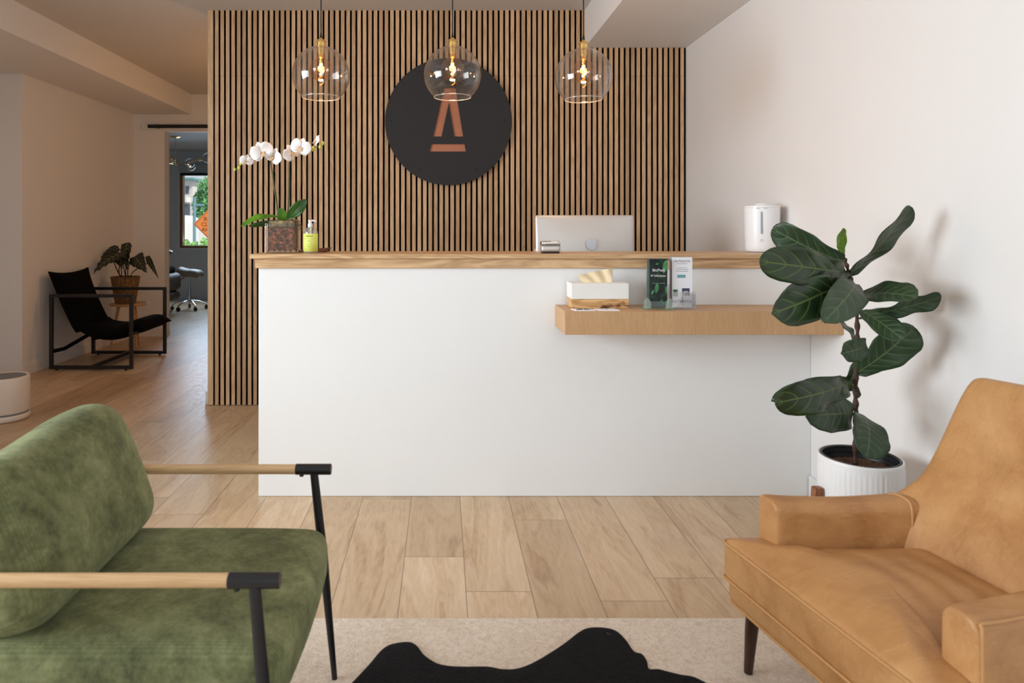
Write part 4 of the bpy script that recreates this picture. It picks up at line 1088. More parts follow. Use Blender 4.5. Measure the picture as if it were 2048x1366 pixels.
lc = Vector(((1180 - CX) * iy / F, iy - 0.0345, EYE - (489 - CY) * (iy - 0.03) / F)); S = 0.056
bm = prism_xz(B(), [(lc.x + a * S, lc.z + c * S) for a, c in logo()], lc.y, lc.y + 0.002)
prism_xz(bm, [(lc.x + S * a, lc.z + S * c) for a, c in ((0.0, 0.50), (0.02, 0.62), (0.10, 0.72), (0.19, 0.75), (0.18, 0.64), (0.11, 0.55))], lc.y, lc.y + 0.002)
obj('logo', bm, M['alu_logo'], sc_, smooth=False, label='pale apple shaped logo with a bite')
bm = B(); obox(bm, (xc, iy + 0.005, 0.745), (xc, iy - 0.022, zt_ - hz - 0.02), 0.16, 0.006); box(bm, xc - 0.085, xc + 0.085, iy - 0.06, iy + 0.09, 0.736, 0.745); obj('stand', bm, M['alu'], im, smooth=False, bevel=0.002)
bm = box(B(), x0 + 0.012, x1 - 0.012, iy + 0.0062, iy + 0.0075, zt_ - 2 * hz + 0.06, zt_ - 0.012); bmesh.ops.rotate(bm, verts=bm.verts, cent=(xc, iy, zt_ - hz), matrix=Matrix.Rotation(R(-5), 3, 'X')); obj('screen', bm, M['gap'], im, smooth=False)
# cream paper cup edge beside the display
bm = B(); lathe(bm, [(0, 0), (0.024, 0), (0.026, 0.004), (0.026, 0.30), (0.018, 0.345), (0.010, 0.352), (0, 0.353)], (P(1075, 500, 3.66).x, 3.66, 0.736), 24)
cp = obj('lotion_bottle', bm, M['offwhite'], origin=(P(1075, 500, 3.66).x, 3.66, 0.736), angle=60)
tag(cp, 'cream rounded bottle mostly hidden behind the lower left corner of the computer', 'bottle')
# silver card reader
ry = 3.13; rx0, rx1 = P(1081, 500, ry).x, P(1119.5, 500, ry).x; rc = (rx0 + rx1) / 2
rd = thing('card_reader', 'small silver card reader with rounded corners on the counter before the computer', 'card reader', (rc, ry, CT))
hwx = (rx1 - rx0) / 2
bm = B(); rbox(bm, (rc, ry, CT + 0.006 + 0.0125 + 0.0035), (hwx, 0.030, 0.0155), 0.012, 14, lambda q: Vector((q.x * (1 + 0.5 * (q.z - 0.0)), q.y, q.z)))
obj('reader_base', bm, M['alu'], rd, angle=180)
bm = B(); rbox(bm, (rc, ry, CT + 0.046), (hwx, 0.030, 0.0105), 0.010, 14, lambda q: Vector((q.x * (1 - (3.0 * max(0, q.z))), q.y, q.z)))
obj('reader_lid', bm, M['chrome'], rd, angle=180)
bm = B(); rbox(bm, (rc, ry, CT + 0.0365), (hwx - 0.0015, 0.0285, 0.002), 0.0018, 8); obj('groove', bm, M['grey_pl'], rd, angle=180)
bm = box(B(), rc - 0.025, rc + 0.024, ry - 0.0308, ry - 0.028, CT + 0.0415, CT + 0.0432); obj('card_slot', bm, M['gap'], rd, smooth=False)
bm = B(); rbox(bm, (rc, ry, CT + 0.0035), (hwx - 0.004, 0.027, 0.0035), 0.003, 8); obj('rubber_foot', bm, M['black_pl'], rd, angle=180)

# humidifier
hy = 3.29; hxx = P(1523.5, 450, hy).x; hr = 33.8 * hy / F; sb = (1.0, 0.9)
hu = thing('humidifier', 'white cylinder humidifier with blue-grey strip standing on the counter by the wall', 'humidifier', (hxx, hy, CT))
H = 97 * (hy - 0.05) / F
bm = B(); lathe(bm, [(0, 0.003), (hr * 0.86, 0.003), (hr * 0.905, 0.010), (hr * 0.93, 0.022), (hr * 0.975, H * 0.55), (hr * 0.99, H - 0.018), (0, H - 0.018)], (hxx, hy, CT), 56); hb = obj('tank_body', bm, M['plastic'], hu, angle=50)
bm = B(); lathe(bm, [(0, 0), (hr * 0.80, 0), (hr * 0.82, 0.0035), (0, 0.0035)], (hxx, hy, CT), 48); obj('base_ring', bm, M['grey_pl'], hu, angle=50)
bm = B(); lathe(bm, [(hr * 0.995, H - 0.0175), (hr * 1.0, H - 0.012), (hr * 0.985, H - 0.009), (hr * 0.4, H - 0.005), (hr * 0.36, H + 0.001), (hr * 0.18, H + 0.004), (0, H + 0.004)], (hxx, hy, CT), 56); obj('lid', bm, M['plastic'], hu, angle=50)
fy_ = hy - hr * 0.985 - 0.0012; sx_ = hxx - 0.0015
HR = Matrix.Rotation(R(-25), 3, 'Z'); hcen = Vector((hxx, hy, 0))
def hturn(bm): bmesh.ops.rotate(bm, verts=bm.verts, cent=hcen, matrix=HR); return bm
def hp_(x, y, z): return hcen + HR @ (Vector((x, y, z)) - hcen)
sx_ = hxx
bm = B(); z0_, z1_ = EYE - (468 - CY) * fy_ / F, EYE - (423 - CY) * fy_ / F; ww = 0.0044
cap_ = [(sx_ + ww * math.cos(R(a)), z1_ - ww + ww * math.sin(R(a))) for a in range(0, 181, 20)] + [(sx_ + ww * math.cos(R(a)), z0_ + ww + ww * math.sin(R(a))) for a in range(180, 361, 20)]
prism_xz(bm, cap_, fy_ + 0.0005, fy_ + 0.010); hturn(bm); obj('water_window', bm, M['blue_strip'], hb, smooth=False, label='blue-grey water level window')
bm = B(); tube(bm, [(sx_ + 0.0055 * math.cos(R(a)), fy_ + 0.004, P(0, 481, fy_).z + 0.005 * math.sin(R(a))) for a in range(0, 360, 24)], 0.0006, 6, close=True); hturn(bm); obj('power_button', bm, M['ink_light'], hb)
text('lettering', 'ROUND MEDICAL', 0.0062, hp_(sx_, fy_ + 0.0015, P(0, 416.5, fy_).z), HR @ FACING, M['ink_light'], hb)
text('lettering', '\u2022', 0.012, hp_(sx_, fy_ + 0.0015, P(0, 413, fy_).z), HR @ FACING, M['ink_light'], hb)

# ------------------------------------------------------------------ on the floating shelf
SH = 0.8562
ty0, ty1 = 2.905, 3.02; tx0, tx1 = P(1143.5, 600, ty0).x, P(1257.5, 600, ty0).x
tb = thing('tissue_box', 'white tissue box cover with knotty wooden base on the floating shelf', 'tissue box', ((tx0 + tx1) / 2, (ty0 + ty1) / 2, SH))
obj('wooden_base', box(B(), tx0, tx1, ty0, ty1, SH, SH + 0.0385), M['burl'], tb, smooth=False, bevel=0.0012)
obj('white_cover', box(B(), tx0 - 0.0008, tx1 + 0.0008, ty0 - 0.0008, ty1 + 0.0008, SH + 0.039, SH + 0.106), M['box_white'], tb, smooth=False, bevel=0.002)
bm = B(); tp = [(1166, 0), (1154, 13), (1178, 20), (1200, 27), (1213, 30), (1226, 27), (1226, 12), (1224, 0)]
def tissue_sheet(bm):
    nx, nz = 16, 8; yb = 2.955; g = []
    for j in range(nz + 1):
        row = []
        for i in range(nx + 1):
            a = i / nx; t = j / nz
            bot = 1166 + a * 58; h = 13 + (a ** 0.8) * 17; topx = 1154 + a * 73
            x = (bot + (topx - bot) * t - CX) * yb / F
            row.append(bm.verts.new((x, yb + 0.006 * math.sin(a * 17 + t * 3) * (0.4 + t) + 0.010 * (t * a), SH + 0.1045 + h * t * yb / F)))
        g.append(row)
    for j in range(nz):
        for i in range(nx): bm.faces.new((g[j][i], g[j][i + 1], g[j + 1][i + 1], g[j + 1][i]))
tissue_sheet(bm); obj('tissue', bm, M['tissue'], tb, angle=180, solid=0.0012, sub=1, label='cream tissue sticking out of the top')
# two business card piles
def cards(x0, x1, dark, label):
    ya, yb = 2.812, 2.866; xa, xb = P(x0, 620, ya).x, P(x1, 620, ya).x; sk = -0.012
    t = thing('business_cards', label, 'business cards', ((xa + xb) / 2, (ya + yb) / 2, SH), group='small stacks of cards on the floating shelf')
    bm = B(); prism_xy(bm, [(xa, ya), (xb, ya), (xb + sk, yb), (xa + sk, yb)], SH, SH + 0.0035); cd_ = obj('card_stack', bm, M['paper'], t, smooth=False)
    cx_, cy_ = (xa + xb) / 2 - 0.006, (ya + yb) / 2
    bm = B()
    if dark:
        prism_xy(bm, [(cx_ + 0.030 * math.cos(R(a)), cy_ - 0.016 + 0.034 * math.sin(R(a))) for a in range(0, 181, 15)], SH + 0.0036, SH + 0.0042)
        bm2 = B(); prism_xy(bm2, [(cx_ - 0.004, cy_ - 0.016), (cx_ + 0.004, cy_ - 0.016), (cx_, cy_ + 0.014)], SH + 0.0043, SH + 0.0047); obj('print_mark', bm2, M['paper'], t, smooth=False)
    else: prism_xy(bm, [(cx_ + 0.005 * math.cos(R(a)), cy_ + 0.005 * math.sin(R(a))) for a in range(0, 360, 30)], SH + 0.0036, SH + 0.0042)
    obj('print_mark', bm, M['ink'] if dark else M['ink_grey'], t, smooth=False)
cards(1152, 1191, True, 'left stack of cards with black arch print below the tissue box')
cards(1199, 1240, False, 'right stack of plain cream cards below the tissue box')
# dark leaflets in a green-tinted acrylic holder
ly = 2.865
lx0, lx1 = P(1299, 560, ly).x, P(1334.5, 560, ly).x; lz0, lz1 = SH + 0.012, EYE - (518 - CY) * ly / F
ah = thing('leaflet_holder', 'green-tinted acrylic holder carrying the dark leaflets on the shelf', 'leaflet holder', ((lx0 + lx1) / 2, ly + 0.02, SH), group='acrylic leaflet holders')
bm = B()
def arch(cx_, w_, h_, y0, y1):
    prism_xz(bm, [(cx_ - w_, SH + 0.0005)] + [(cx_ - w_ * math.cos(R(a)), SH + h_ * (0.35 + 0.65 * math.sin(R(a)))) for a in range(0, 181, 15)] + [(cx_ + w_, SH + 0.0005)], y0, y1)
arch(P(1294, 600, ly - 0.02).x + 0.003, 0.016, 0.050, ly - 0.016, ly - 0.012); arch(P(1340, 600, ly - 0.02).x, 0.016, 0.050, ly - 0.016, ly - 0.012)
box(bm, P(1287, 600, ly - 0.01).x, P(1349, 600, ly - 0.01).x, ly - 0.0118, ly + 0.05, SH + 0.0005, SH + 0.006)
box(bm, P(1299, 600, ly).x, P(1336, 600, ly).x, ly + 0.047, ly + 0.05, SH + 0.006, SH + 0.16)
obj('acrylic_body', bm, M['acrylic'], ah, smooth=False, bevel=0.0008)
lf_ = thing('dark_leaflet_stack', 'stack of dark green IV infusion leaflets in the left acrylic holder', 'leaflets', ((lx0 + lx1) / 2, ly + 0.02, lz0 - 0.005), group=None)
obj('leaflet_pages', box(B(), lx0, lx1, ly, ly + 0.004, lz0, lz1), M['leaflet'], lf_, smooth=False)
bm = B()
for k in range(9):
    yy = ly + 0.0045 + k * 0.0043; box(bm, lx0 + 0.001 * (k % 3), lx1 + 0.0005 * (k % 4) + 0.0014 * k, yy, yy + 0.0036, lz0 - 0.003, lz1 - 0.001 * (k % 2))
obj('leaflet_stack_edge', bm, M['slate'], lf_, smooth=False)
lcx = (lx0 + lx1) / 2
text('lettering', 'BioPeak', 0.0165, (lcx + 0.001, ly - 0.0006, P(0, 540.5, ly).z), FACING, M['white_ink'], lf_, ext=0.0004)
text('lettering', 'IV Infusions', 0.0135, (lcx - 0.001, ly - 0.0006, P(0, 551.5, ly).z), FACING, M['white_ink'], lf_, ext=0.0004)
text('lettering', 'Immersion + Recharge', 0.0060, (lcx, ly - 0.0006, P(0, 566.5, ly).z), FACING, M['ink_light'], lf_, ext=0.0004)
def printleaf(px, py, L, ang, w_):
    c = P(px, py, ly - 0.0006); d = Vector((math.cos(R(ang)), 0, math.sin(R(ang)))) * L
    bm = B(); leaf(bm, c, c + d, w_, (0, -1, 0), 0, 0, 0, OVAL, 4, 8); obj('leaf_print', bm, M['leafprint'], lf_, smooth=False)
printleaf(1327, 548, 0.060, 78, 0.020); printleaf(1312, 587, 0.044, 82, 0.016); printleaf(1332, 588, 0.034, 86, 0.008); printleaf(1302, 590, 0.026, 60, 0.010); printleaf(1311, 529, 0.014, 20, 0.008); printleaf(1329, 609, 0.026, 130, 0.008)
box_ = box(B(), lx0 + 0.0003, lx1 - 0.0003, ly - 0.0005, ly - 0.0001, lz0, lz0 + 0.022); obj('print_band', box_, M['slate'], lf_, smooth=False)
# white leaflets in a clear holder
wy = 2.885; wx0, wx1 = P(1344, 560, wy).x, P(1384.5, 560, wy).x; wz0, wz1 = SH + 0.006, EYE - (514.5 - CY) * wy / F
ch_ = thing('leaflet_holder', 'clear acrylic pocket holder carrying the white leaflets on the shelf', 'leaflet holder', ((wx0 + wx1) / 2, wy + 0.02, SH), group='acrylic leaflet holders')
bm = B(); hx0, hx1 = wx0 - 0.001, P(1390, 600, wy).x
box(bm, hx0, hx1, wy - 0.012, wy - 0.0095, SH + 0.0005, SH + 0.073); box(bm, hx1 - 0.002, hx1, wy - 0.0095, wy + 0.04, SH + 0.0005, SH + 0.073); box(bm, hx0, hx1 - 0.002, wy - 0.0095, wy + 0.04, SH + 0.0005, SH + 0.003); box(bm, hx0, hx1, wy + 0.04, wy + 0.0425, SH + 0.0005, SH + 0.10)
obj('acrylic_body', bm, M['acrylic_clear'], ch_, smooth=False)
wf_ = thing('white_leaflet_stack', 'stack of white hair-care leaflets in the right clear holder', 'leaflets', ((wx0 + wx1) / 2, wy + 0.02, wz0 - 0.002))
obj('leaflet_pages', box(B(), wx0, wx1, wy, wy + 0.003, wz0, wz1), M['paper'], wf_, smooth=False)
bm = B()
for k in range(9):
    yy = wy + 0.0035 + k * 0.0038; box(bm, wx0 + 0.002, wx1 + 0.0006 * (k % 3) + 0.0009 * k, yy, yy + 0.0033, wz0, wz1 - 0.0008 * (k % 3))
obj('leaflet_stack_edge', bm, M['paper_edge'], wf_, smooth=False)
wcx = (wx0 + wx1) / 2
text('lettering', 'NUTRAFOL', 0.0125, (wcx + 0.001, wy - 0.0006, P(0, 522.5, wy).z), FACING, M['ink_light'], wf_, ext=0.0004, space=1.1)
for k, (py, wd) in enumerate(((527.5, 0.044), (536, 0.040), (539.3, 0.050), (542.8, 0.050))):
    z = P(0, py, wy).z; obj('print_line', box(B(), wcx - wd / 2, wcx + wd / 2, wy - 0.0006, wy - 0.0001, z, z + 0.0016), M['ink_light'], wf_, smooth=False)
def rectp(pa, pb, mt, name, dy=0.0006):
    a, c = P(pa[0], pa[1], wy), P(pb[0], pb[1], wy); obj(name, box(B(), a.x, c.x, wy - dy, wy - dy + 0.0005, c.z, a.z), M[mt], wf_, smooth=False)
rectp((1354.5, 549.5), (1371, 555.5), 'teal', 'print_button'); rectp((1346, 579), (1355.5, 593), 'leafprint', 'print_picture'); rectp((1348, 582), (1352, 588), 'ink', 'print_picture', 0.0009); rectp((1364, 576.5), (1379, 603), 'navy', 'print_picture')
rectp((1367.5, 582.5), (1375.5, 583.8), 'white_ink', 'print_line', 0.0009)
cdp = P(1371.5, 592, wy); bm = B(); tube(bm, [(cdp.x + 0.008 * math.cos(R(a)), wy - 0.0008, cdp.z + 0.008 * math.sin(R(a))) for a in range(0, 360, 24)], 0.0012, 6, close=True); obj('print_picture', bm, M['white_ink'], wf_)
rectp((1365.5, 591), (1382.5, 615), 'paper', 'print_picture', 0.0014)
text('lettering', 'NUTRAFOL', 0.0155, (wcx - 0.002, wy - 0.0018, P(0, 603, wy).z), FACING, M['ink'], wf_, ext=0.0004, space=1.1)

# ------------------------------------------------------------------ black armchair in the alcove
ba = thing('black_sling_armchair', 'black fabric sling armchair with square black metal frame in the left alcove', 'armchair', (-2.94, 6.07, 0))
XA, XB, YA, YB, HZ, tk = -3.30, -2.60, 5.72, 6.41, 0.640, 0.028
for y in (YA, YB):
    bm = B()
    box(bm, XA, XA + tk, y, y + tk, 0.012, HZ); box(bm, XB - tk, XB, y, y + tk, 0.012, HZ)
    box(bm, XA + tk, XB - tk, y, y + tk, HZ - tk, HZ); box(bm, XA + tk, XB - tk, y, y + tk, 0.012, 0.012 + tk)
    obj('side_frame', bm, M['blackmetal'], ba, smooth=False, bevel=0.003)
    for x in (XA + 0.06, XB - 0.06):
        bm = B(); tube(bm, [(x, y + tk / 2, 0.0005), (x, y + tk / 2, 0.0125)], 0.012, 12); obj('glide_foot', bm, M['black_pl'], ba)
for (x, z) in ((-2.95, 0.026), (XB - 0.03, 0.30)):
    bm = B(); obox(bm, (x, YA + tk, z), (x, YB, z), 0.026, 0.026); obj('cross_bar', bm, M['blackmetal'], ba, smooth=False)
def sling_sheet(path, thick, puff, flare):
    bm = B(); pth = smooth_path([(x, 0, z) for x, z in path], 6); n = len(pth); ny = 14; top = []; bot = []
    for i, p in enumerate(pth):
        a = i / (n - 1); tan = (pth[min(n - 1, i + 1)] - pth[max(0, i - 1)]).normalized(); nn = Vector((-tan.z, 0, tan.x))
        if nn.z < 0: nn = -nn
        rt, rb = [], []
        for j in range(ny + 1):
            v = -1 + 2 * j / ny; y = 6.079 + v * (0.305 + flare * (abs(2 * a - 1) ** 3))
            e = max(0.05, (1 - abs(v) ** 4) * (1 - abs(2 * a - 1) ** 5)) ; off = nn * (puff * e)
            sag = 0.020 * (1 - v * v) * (1 if a < 0.02 else 0)
            ed = Vector((-0.0, 0, 0.030 * v * v * (1 - a) ** 6))
            rt.append(bm.verts.new((p.x + off.x * 0.9 + ed.x, y, p.z + off.z * 0.9 + ed.z))); rb.append(bm.verts.new((p.x - off.x * 0.9, y, p.z - off.z * 0.9 + ed.z - 0.002)))
        top.append(rt); bot.append(rb)
    for g, fl in ((top, 1), (bot, -1)):
        for i in range(n - 1):
            for j in range(ny):
                q = (g[i][j], g[i][j + 1], g[i + 1][j + 1], g[i + 1][j]); bm.faces.new(q if fl > 0 else q[::-1])
    for i in range(n - 1):
        bm.faces.new((top[i][0], top[i + 1][0], bot[i + 1][0], bot[i][0])); bm.faces.new((top[i][ny], bot[i][ny], bot[i + 1][ny], top[i + 1][ny]))
    for j in range(ny):
        bm.faces.new((top[0][j], bot[0][j], bot[0][j + 1], top[0][j + 1])); bm.faces.new((top[-1][j], top[-1][j + 1], bot[-1][j + 1], bot[-1][j]))
    return bm
obj('back_cushion', sling_sheet([(-3.325, 0.800), (-3.27, 0.66), (-3.20, 0.50), (-3.13, 0.36), (-3.09, 0.315)], 0.05, 0.058, 0.02), M['blackfabric'], ba, angle=180)
obj('seat_cushion', sling_sheet([(-3.12, 0.335), (-3.00, 0.295), (-2.85, 0.285), (-2.70, 0.325), (-2.60, 0.355), (-2.535, 0.330)], 0.05, 0.070, 0.0), M['blackfabric'], ba, angle=180)
bm = B(); tube(bm, [(XA + 0.01, YA + tk, 0.155), (-3.20, YA + 0.06, 0.175), (-3.02, YA + 0.14, 0.29)], 0.008, 8, flat=2.0); obj('strap', bm, M['blackfabric'], ba)
bm = B(); tube(bm, [(XA + 0.01, YB - 0.002, 0.155), (-3.20, YB - 0.06, 0.175), (-3.02, YB - 0.14, 0.29)], 0.008, 8, flat=2.0); obj('strap', bm, M['blackfabric'], ba)

# side table and alocasia
tX, tY = -3.135, 6.82
st = thing('side_table', 'small round wooden side table behind the black armchair', 'side table', (tX, tY, 0))
bm = B(); lathe(bm, [(0, 0.425), (0.17, 0.425), (0.178, 0.432), (0.178, 0.440), (0.172, 0.446), (0, 0.446)], (tX, tY, 0), 48); obj('tabletop', bm, M['tablewood'], st, angle=40)
for a in (80, 200, 320):
    d = Vector((math.cos(R(a)), math.sin(R(a)), 0)); c = Vector((tX, tY, 0))
    bm = B(); tube(bm, [c + d * 0.09 + Vector((0, 0, 0.425)), c + d * 0.165 + Vector((0, 0, 0.0005))], [0.017, 0.010], 14); obj('leg', bm, M['tablewood'], st)
al = thing('potted_alocasia', 'dark veined arrow-leaf plant in woven basket on the side table', 'potted plant', (tX - 0.02, tY - 0.03, 0.446))
ax_, ay_ = tX - 0.02, tY - 0.03
bm = B(); lathe(bm, [(0, 0.4465), (0.088, 0.4465), (0.096, 0.455), (0.128, 0.655), (0.133, 0.70), (0.129, 0.703), (0.120, 0.70), (0.112, 0.66), (0, 0.66)], (ax_, ay_, 0), 48); obj('basket', bm, M['basket'], al, angle=60)
bm = B(); lathe(bm, [(0.12, 0.705), (0.129, 0.712), (0.137, 0.706), (0.134, 0.698)], (ax_, ay_, 0), 40)
obj('basket_rim', bm, M['basket'], al, angle=180, solid=0.004)
ALF = [((226, 517), (187, 547), 24, (235, 560), (232, 535), 6.62, 6.50), ((242, 512), (244, 537), 25, (240, 560), (238, 545), 6.70, 6.62), ((254, 500), (255, 542), 17, (245, 560), (247, 530), 6.78, 6.70),
       ((276, 521), (294, 546), 26, (248, 560), (258, 530), 6.74, 6.62), ((300, 524), (317, 557), 9, (252, 560), (268, 542), 6.85, 6.80), ((228, 501), (200, 516), 14, (236, 560), (240, 520), 6.84, 6.80), ((256, 494), (249, 489), 12, (244, 560), (252, 520), 6.86, 6.84)]
for i, (b0, t0, wpx, root, mid, y0, y1) in enumerate(ALF):
    pb, pt = P(b0[0], b0[1], y0), P(t0[0], t0[1], y1); n = Vector((0.1 * (i - 2), -1, 0.4)); axd = (pt - pb); 
    st_ = pb - axd * 0.35
    bm = B(); leaf(bm, st_, pt, wpx * y0 / F * 1.25, n, 0.10, 0.12, 0.035, ARROW, 10, 20, i, 5); obj('leaf', bm, M['alocasia'], al, angle=180, solid=0.0015)
    r_ = Vector((ax_ + (root[0] - 243) * 0.0049, ay_, 0.69))
    bm = B(); tube(bm, smooth_path([r_, P(mid[0], mid[1], (ay_ + y0) / 2), pb], 6), 0.0052, 8); obj('leaf_stalk', bm, M['alstem'], al, angle=180)
bm = B(); lathe(bm, [(0, 0.672), (0.114, 0.668)], (ax_, ay_, 0), 32); obj('soil', bm, M['soil'], al, angle=180)

# cream air purifier at the left edge
pY = 4.28; pX = P(10, 800, pY).x
ap_ = thing('air_purifier', 'cream cylinder air purifier with grey band on the floor at the left edge', 'air purifier', (pX, pY, 0))
rr = 0.137; hh = 0.272
bm = B(); lathe(bm, [(0, 0.052), (rr * 0.985, 0.052), (rr, 0.056), (rr, hh - 0.016), (rr * 0.985, hh - 0.005), (rr * 0.95, hh), (rr * 0.88, hh - 0.002), (rr * 0.85, hh - 0.008), (0, hh - 0.008)], (pX, pY, 0), 72); obj('body', bm, M['offwhite'], ap_, angle=60)
bm = B(); lathe(bm, [(0, 0.040), (rr * 0.965, 0.040), (rr * 0.965, 0.052), (0, 0.052)], (pX, pY, 0), 72); obj('grey_band', bm, M['grey_pl'], ap_, angle=60)
bm = B(); lathe(bm, [(0, 0.0005), (rr * 0.90, 0.0005), (rr * 0.97, 0.006), (rr, 0.018), (rr, 0.038), (rr * 0.985, 0.040), (0, 0.040)], (pX, pY, 0), 72); obj('base', bm, M['offwhite'], ap_, angle=60)
bm = B(); lathe(bm, [(0, hh - 0.0075), (rr * 0.84, hh - 0.0075), (rr * 0.84, hh - 0.0045), (rr * 0.3, hh - 0.003), (0, hh - 0.003)], (pX, pY, 0), 48); obj('top_grille', bm, M['grey_pl'], ap_, angle=60)

# ------------------------------------------------------------------ far room
# saddle stool
sY = 10.0; sX = P(379, 600, sY).x
ss = thing('saddle_stool', 'beige saddle stool with chrome five-star base on casters in far room', 'stool', (sX, sY, 0))
def saddle(q):
    u = q.x / 0.165
    q.z += 0.045 * max(0, -u) ** 1.6 * (1 - (q.y / 0.15) ** 2 * 0.6) - 0.030 * (q.y / 0.15) ** 2 - 0.03 * max(0, u - 0.3) ; return q
bm = B(); rbox(bm, (sX + 0.008, sY, 0.545), (0.165, 0.15, 0.048), 0.045, 16, saddle); obj('seat', bm, M['vinyl'], ss, angle=180)
bm = B(); tube(bm, [(sX, sY, 0.50), (sX, sY, 0.28)], 0.014, 16); obj('gas_lift', bm, M['chrome'], ss)
bm = B(); tube(bm, [(sX, sY, 0.29), (sX, sY, 0.10)], [0.019, 0.026], 16); tube(bm, [(sX, sY, 0.285), (sX, sY, 0.30)], 0.024, 16); obj('column', bm, M['chrome'], ss)
bm = B(); obox(bm, (sX + 0.02, sY - 0.03, 0.50), (sX - 0.06, sY - 0.06, 0.49), 0.05, 0.02); tube(bm, [(sX - 0.03, sY - 0.06, 0.49), (sX - 0.14, sY - 0.10, 0.415)], 0.006, 8); tube(bm, [(sX - 0.105, sY - 0.088, 0.437), (sX - 0.145, sY - 0.102, 0.41)], 0.010, 8); obj('lever', bm, M['blackmetal'], ss)
for a in (200, 250, 310, 20, 110):
    d = Vector((math.cos(R(a)), math.sin(R(a)), 0)); c = Vector((sX, sY, 0))
    bm = B(); tube(bm, smooth_path([c + Vector((0, 0, 0.125)), c + d * 0.13 + Vector((0, 0, 0.115)), c + d * 0.235 + Vector((0, 0, 0.070))], 4), [0.018] * 5 + [0.014] * 4, 10, flat=0.7); ft = obj('foot', bm, M['chrome'], ss)
    e = c + d * 0.235; s = Vector((-d.y, d.x, 0))
    bm = B(); tube(bm, [e - s * 0.018 + Vector((0, 0, 0.0285)), e + s * 0.018 + Vector((0, 0, 0.0285))], 0.028, 16); tube(bm, [e + Vector((0, 0, 0.03)), e + Vector((0, 0, 0.075))], 0.006, 8); obj('caster', bm, M['black_pl'], ft)
# treatment recliner (mostly hidden by the door jamb)
tY2 = 9.5; tR = P(349.5, 580, tY2).x
tr2 = thing('treatment_chair', 'taupe padded treatment chair partly hidden behind the doorway edge', 'treatment chair', (tR - 0.3, tY2, 0))
bm = B(); rbox(bm, (tR - 0.30, tY2, 0.435), (0.30, 0.28, 0.125), 0.07, 14); obj('seat', bm, M['vinyl_dark'], tr2, angle=180)
bm = B(); rbox(bm, (tR - 0.30, tY2, 0.245), (0.295, 0.26, 0.062), 0.055, 14); obj('foot_rest', bm, M['vinyl_dark'], tr2, angle=180)
bm = B(); rbox(bm, (tR - 0.34, tY2 + 0.05, 0.60), (0.27, 0.20, 0.055), 0.05, 14); obj('head_pillow', bm, M['blackfabric'], tr2, angle=180)
bm = B(); tube(bm, [(tR - 0.28, tY2, 0.20), (tR - 0.28, tY2, 0.03)], 0.04, 16); lathe(bm, [(0, 0.001), (0.24, 0.001), (0.24, 0.02), (0.05, 0.04), (0, 0.04)], (tR - 0.29, tY2, 0), 32); obj('pedestal', bm, M['chrome'], tr2, angle=50)
# exam lamp edge at the jamb
eX, eY, eZ = P(331, 503, 9.9).x, 9.9, P(0, 503, 9.9).z
el = thing('exam_lamp', 'dark round exam lamp head peeking past the door jamb in far room', 'lamp', (eX, eY, 0))
bm = B(); lathe(bm, [(0, 0.03), (0.06, 0.025), (0.092, 0.0), (0.06, -0.05), (0.02, -0.065), (0, -0.066)], (eX, eY, eZ), 32); obj('lamp_head', bm, M['blackmetal'], el, angle=60)
bm = B(); tube(bm, [(eX + 0.092 * math.cos(R(a)), eY + 0.092 * math.sin(R(a)), eZ + 0.002) for a in range(0, 360, 15)], 0.005, 6, close=True); obj('lamp_rim', bm, M['chrome'], el)
bm = B(); tube(bm, [(eX, eY, eZ - 0.05), (eX - 0.12, eY + 0.02, eZ - 0.15), (eX - 0.12, eY + 0.02, 0.04)], 0.012, 10); lathe(bm, [(0, 0.001), (0.14, 0.001), (0.14, 0.02), (0, 0.04)], (eX - 0.12, eY + 0.02, 0), 28); obj('lamp_stand', bm, M['chrome'], el, angle=50)
# chandelier
hY = 9.5; hc = P(351, 326, hY)
chn = thing('chandelier', 'brass branching chandelier with clear glass bulbs hanging in the far room', 'chandelier', (hc.x, hY, hc.z))
bm = B(); lathe(bm, [(0, 0), (0.070, 0), (0.070, -0.008), (0.03, -0.022), (0, -0.022)], (hc.x, hY, FC - 0.0005), 32); obj('canopy', bm, M['brass'], chn, angle=50)
bm = B(); tube(bm, [(hc.x, hY, FC - 0.02), (hc.x, hY, hc.z)], 0.0055, 10); obj('rod', bm, M['brass'], chn)
bm = B(); tube(bm, [(hc.x, hY, hc.z - 0.028), (hc.x, hY, hc.z + 0.028)], 0.022, 20); obj('hub', bm, M['brass'], chn)
def branch(a, b, gl):
    a = Vector(a); b = Vector(b); d = (b - a).normalized(); bm = B(); tube(bm, [a, b], 0.005, 8)
    tube(bm, [b - d * 0.05, b, b + d * 0.002], [0.016, 0.018, 0.012], 12); ar_ = obj('arm', bm, M['brass'], chn)
    c = b + d * (gl + 0.012); bm = B(); bmesh.ops.create_uvsphere(bm, u_segments=24, v_segments=16, radius=gl, matrix=Matrix.Translation(c)); obj('glass_bulb', bm, M['glass'], ar_, angle=180)
branch(P(353, 327, hY), P(374, 326.5, hY - 0.16), 0.062)
branch(P(376, 325, hY - 0.1), P(404, 318.5, hY - 0.1), 0.066)
branch(P(372, 326, hY - 0.05), P(380, 331.5, hY + 0.25), 0.062)
branch(P(349, 325, hY), P(343, 319, hY + 0.25), 0.062)
branch(P(349, 328, hY), P(334, 326, hY - 0.25), 0.062)

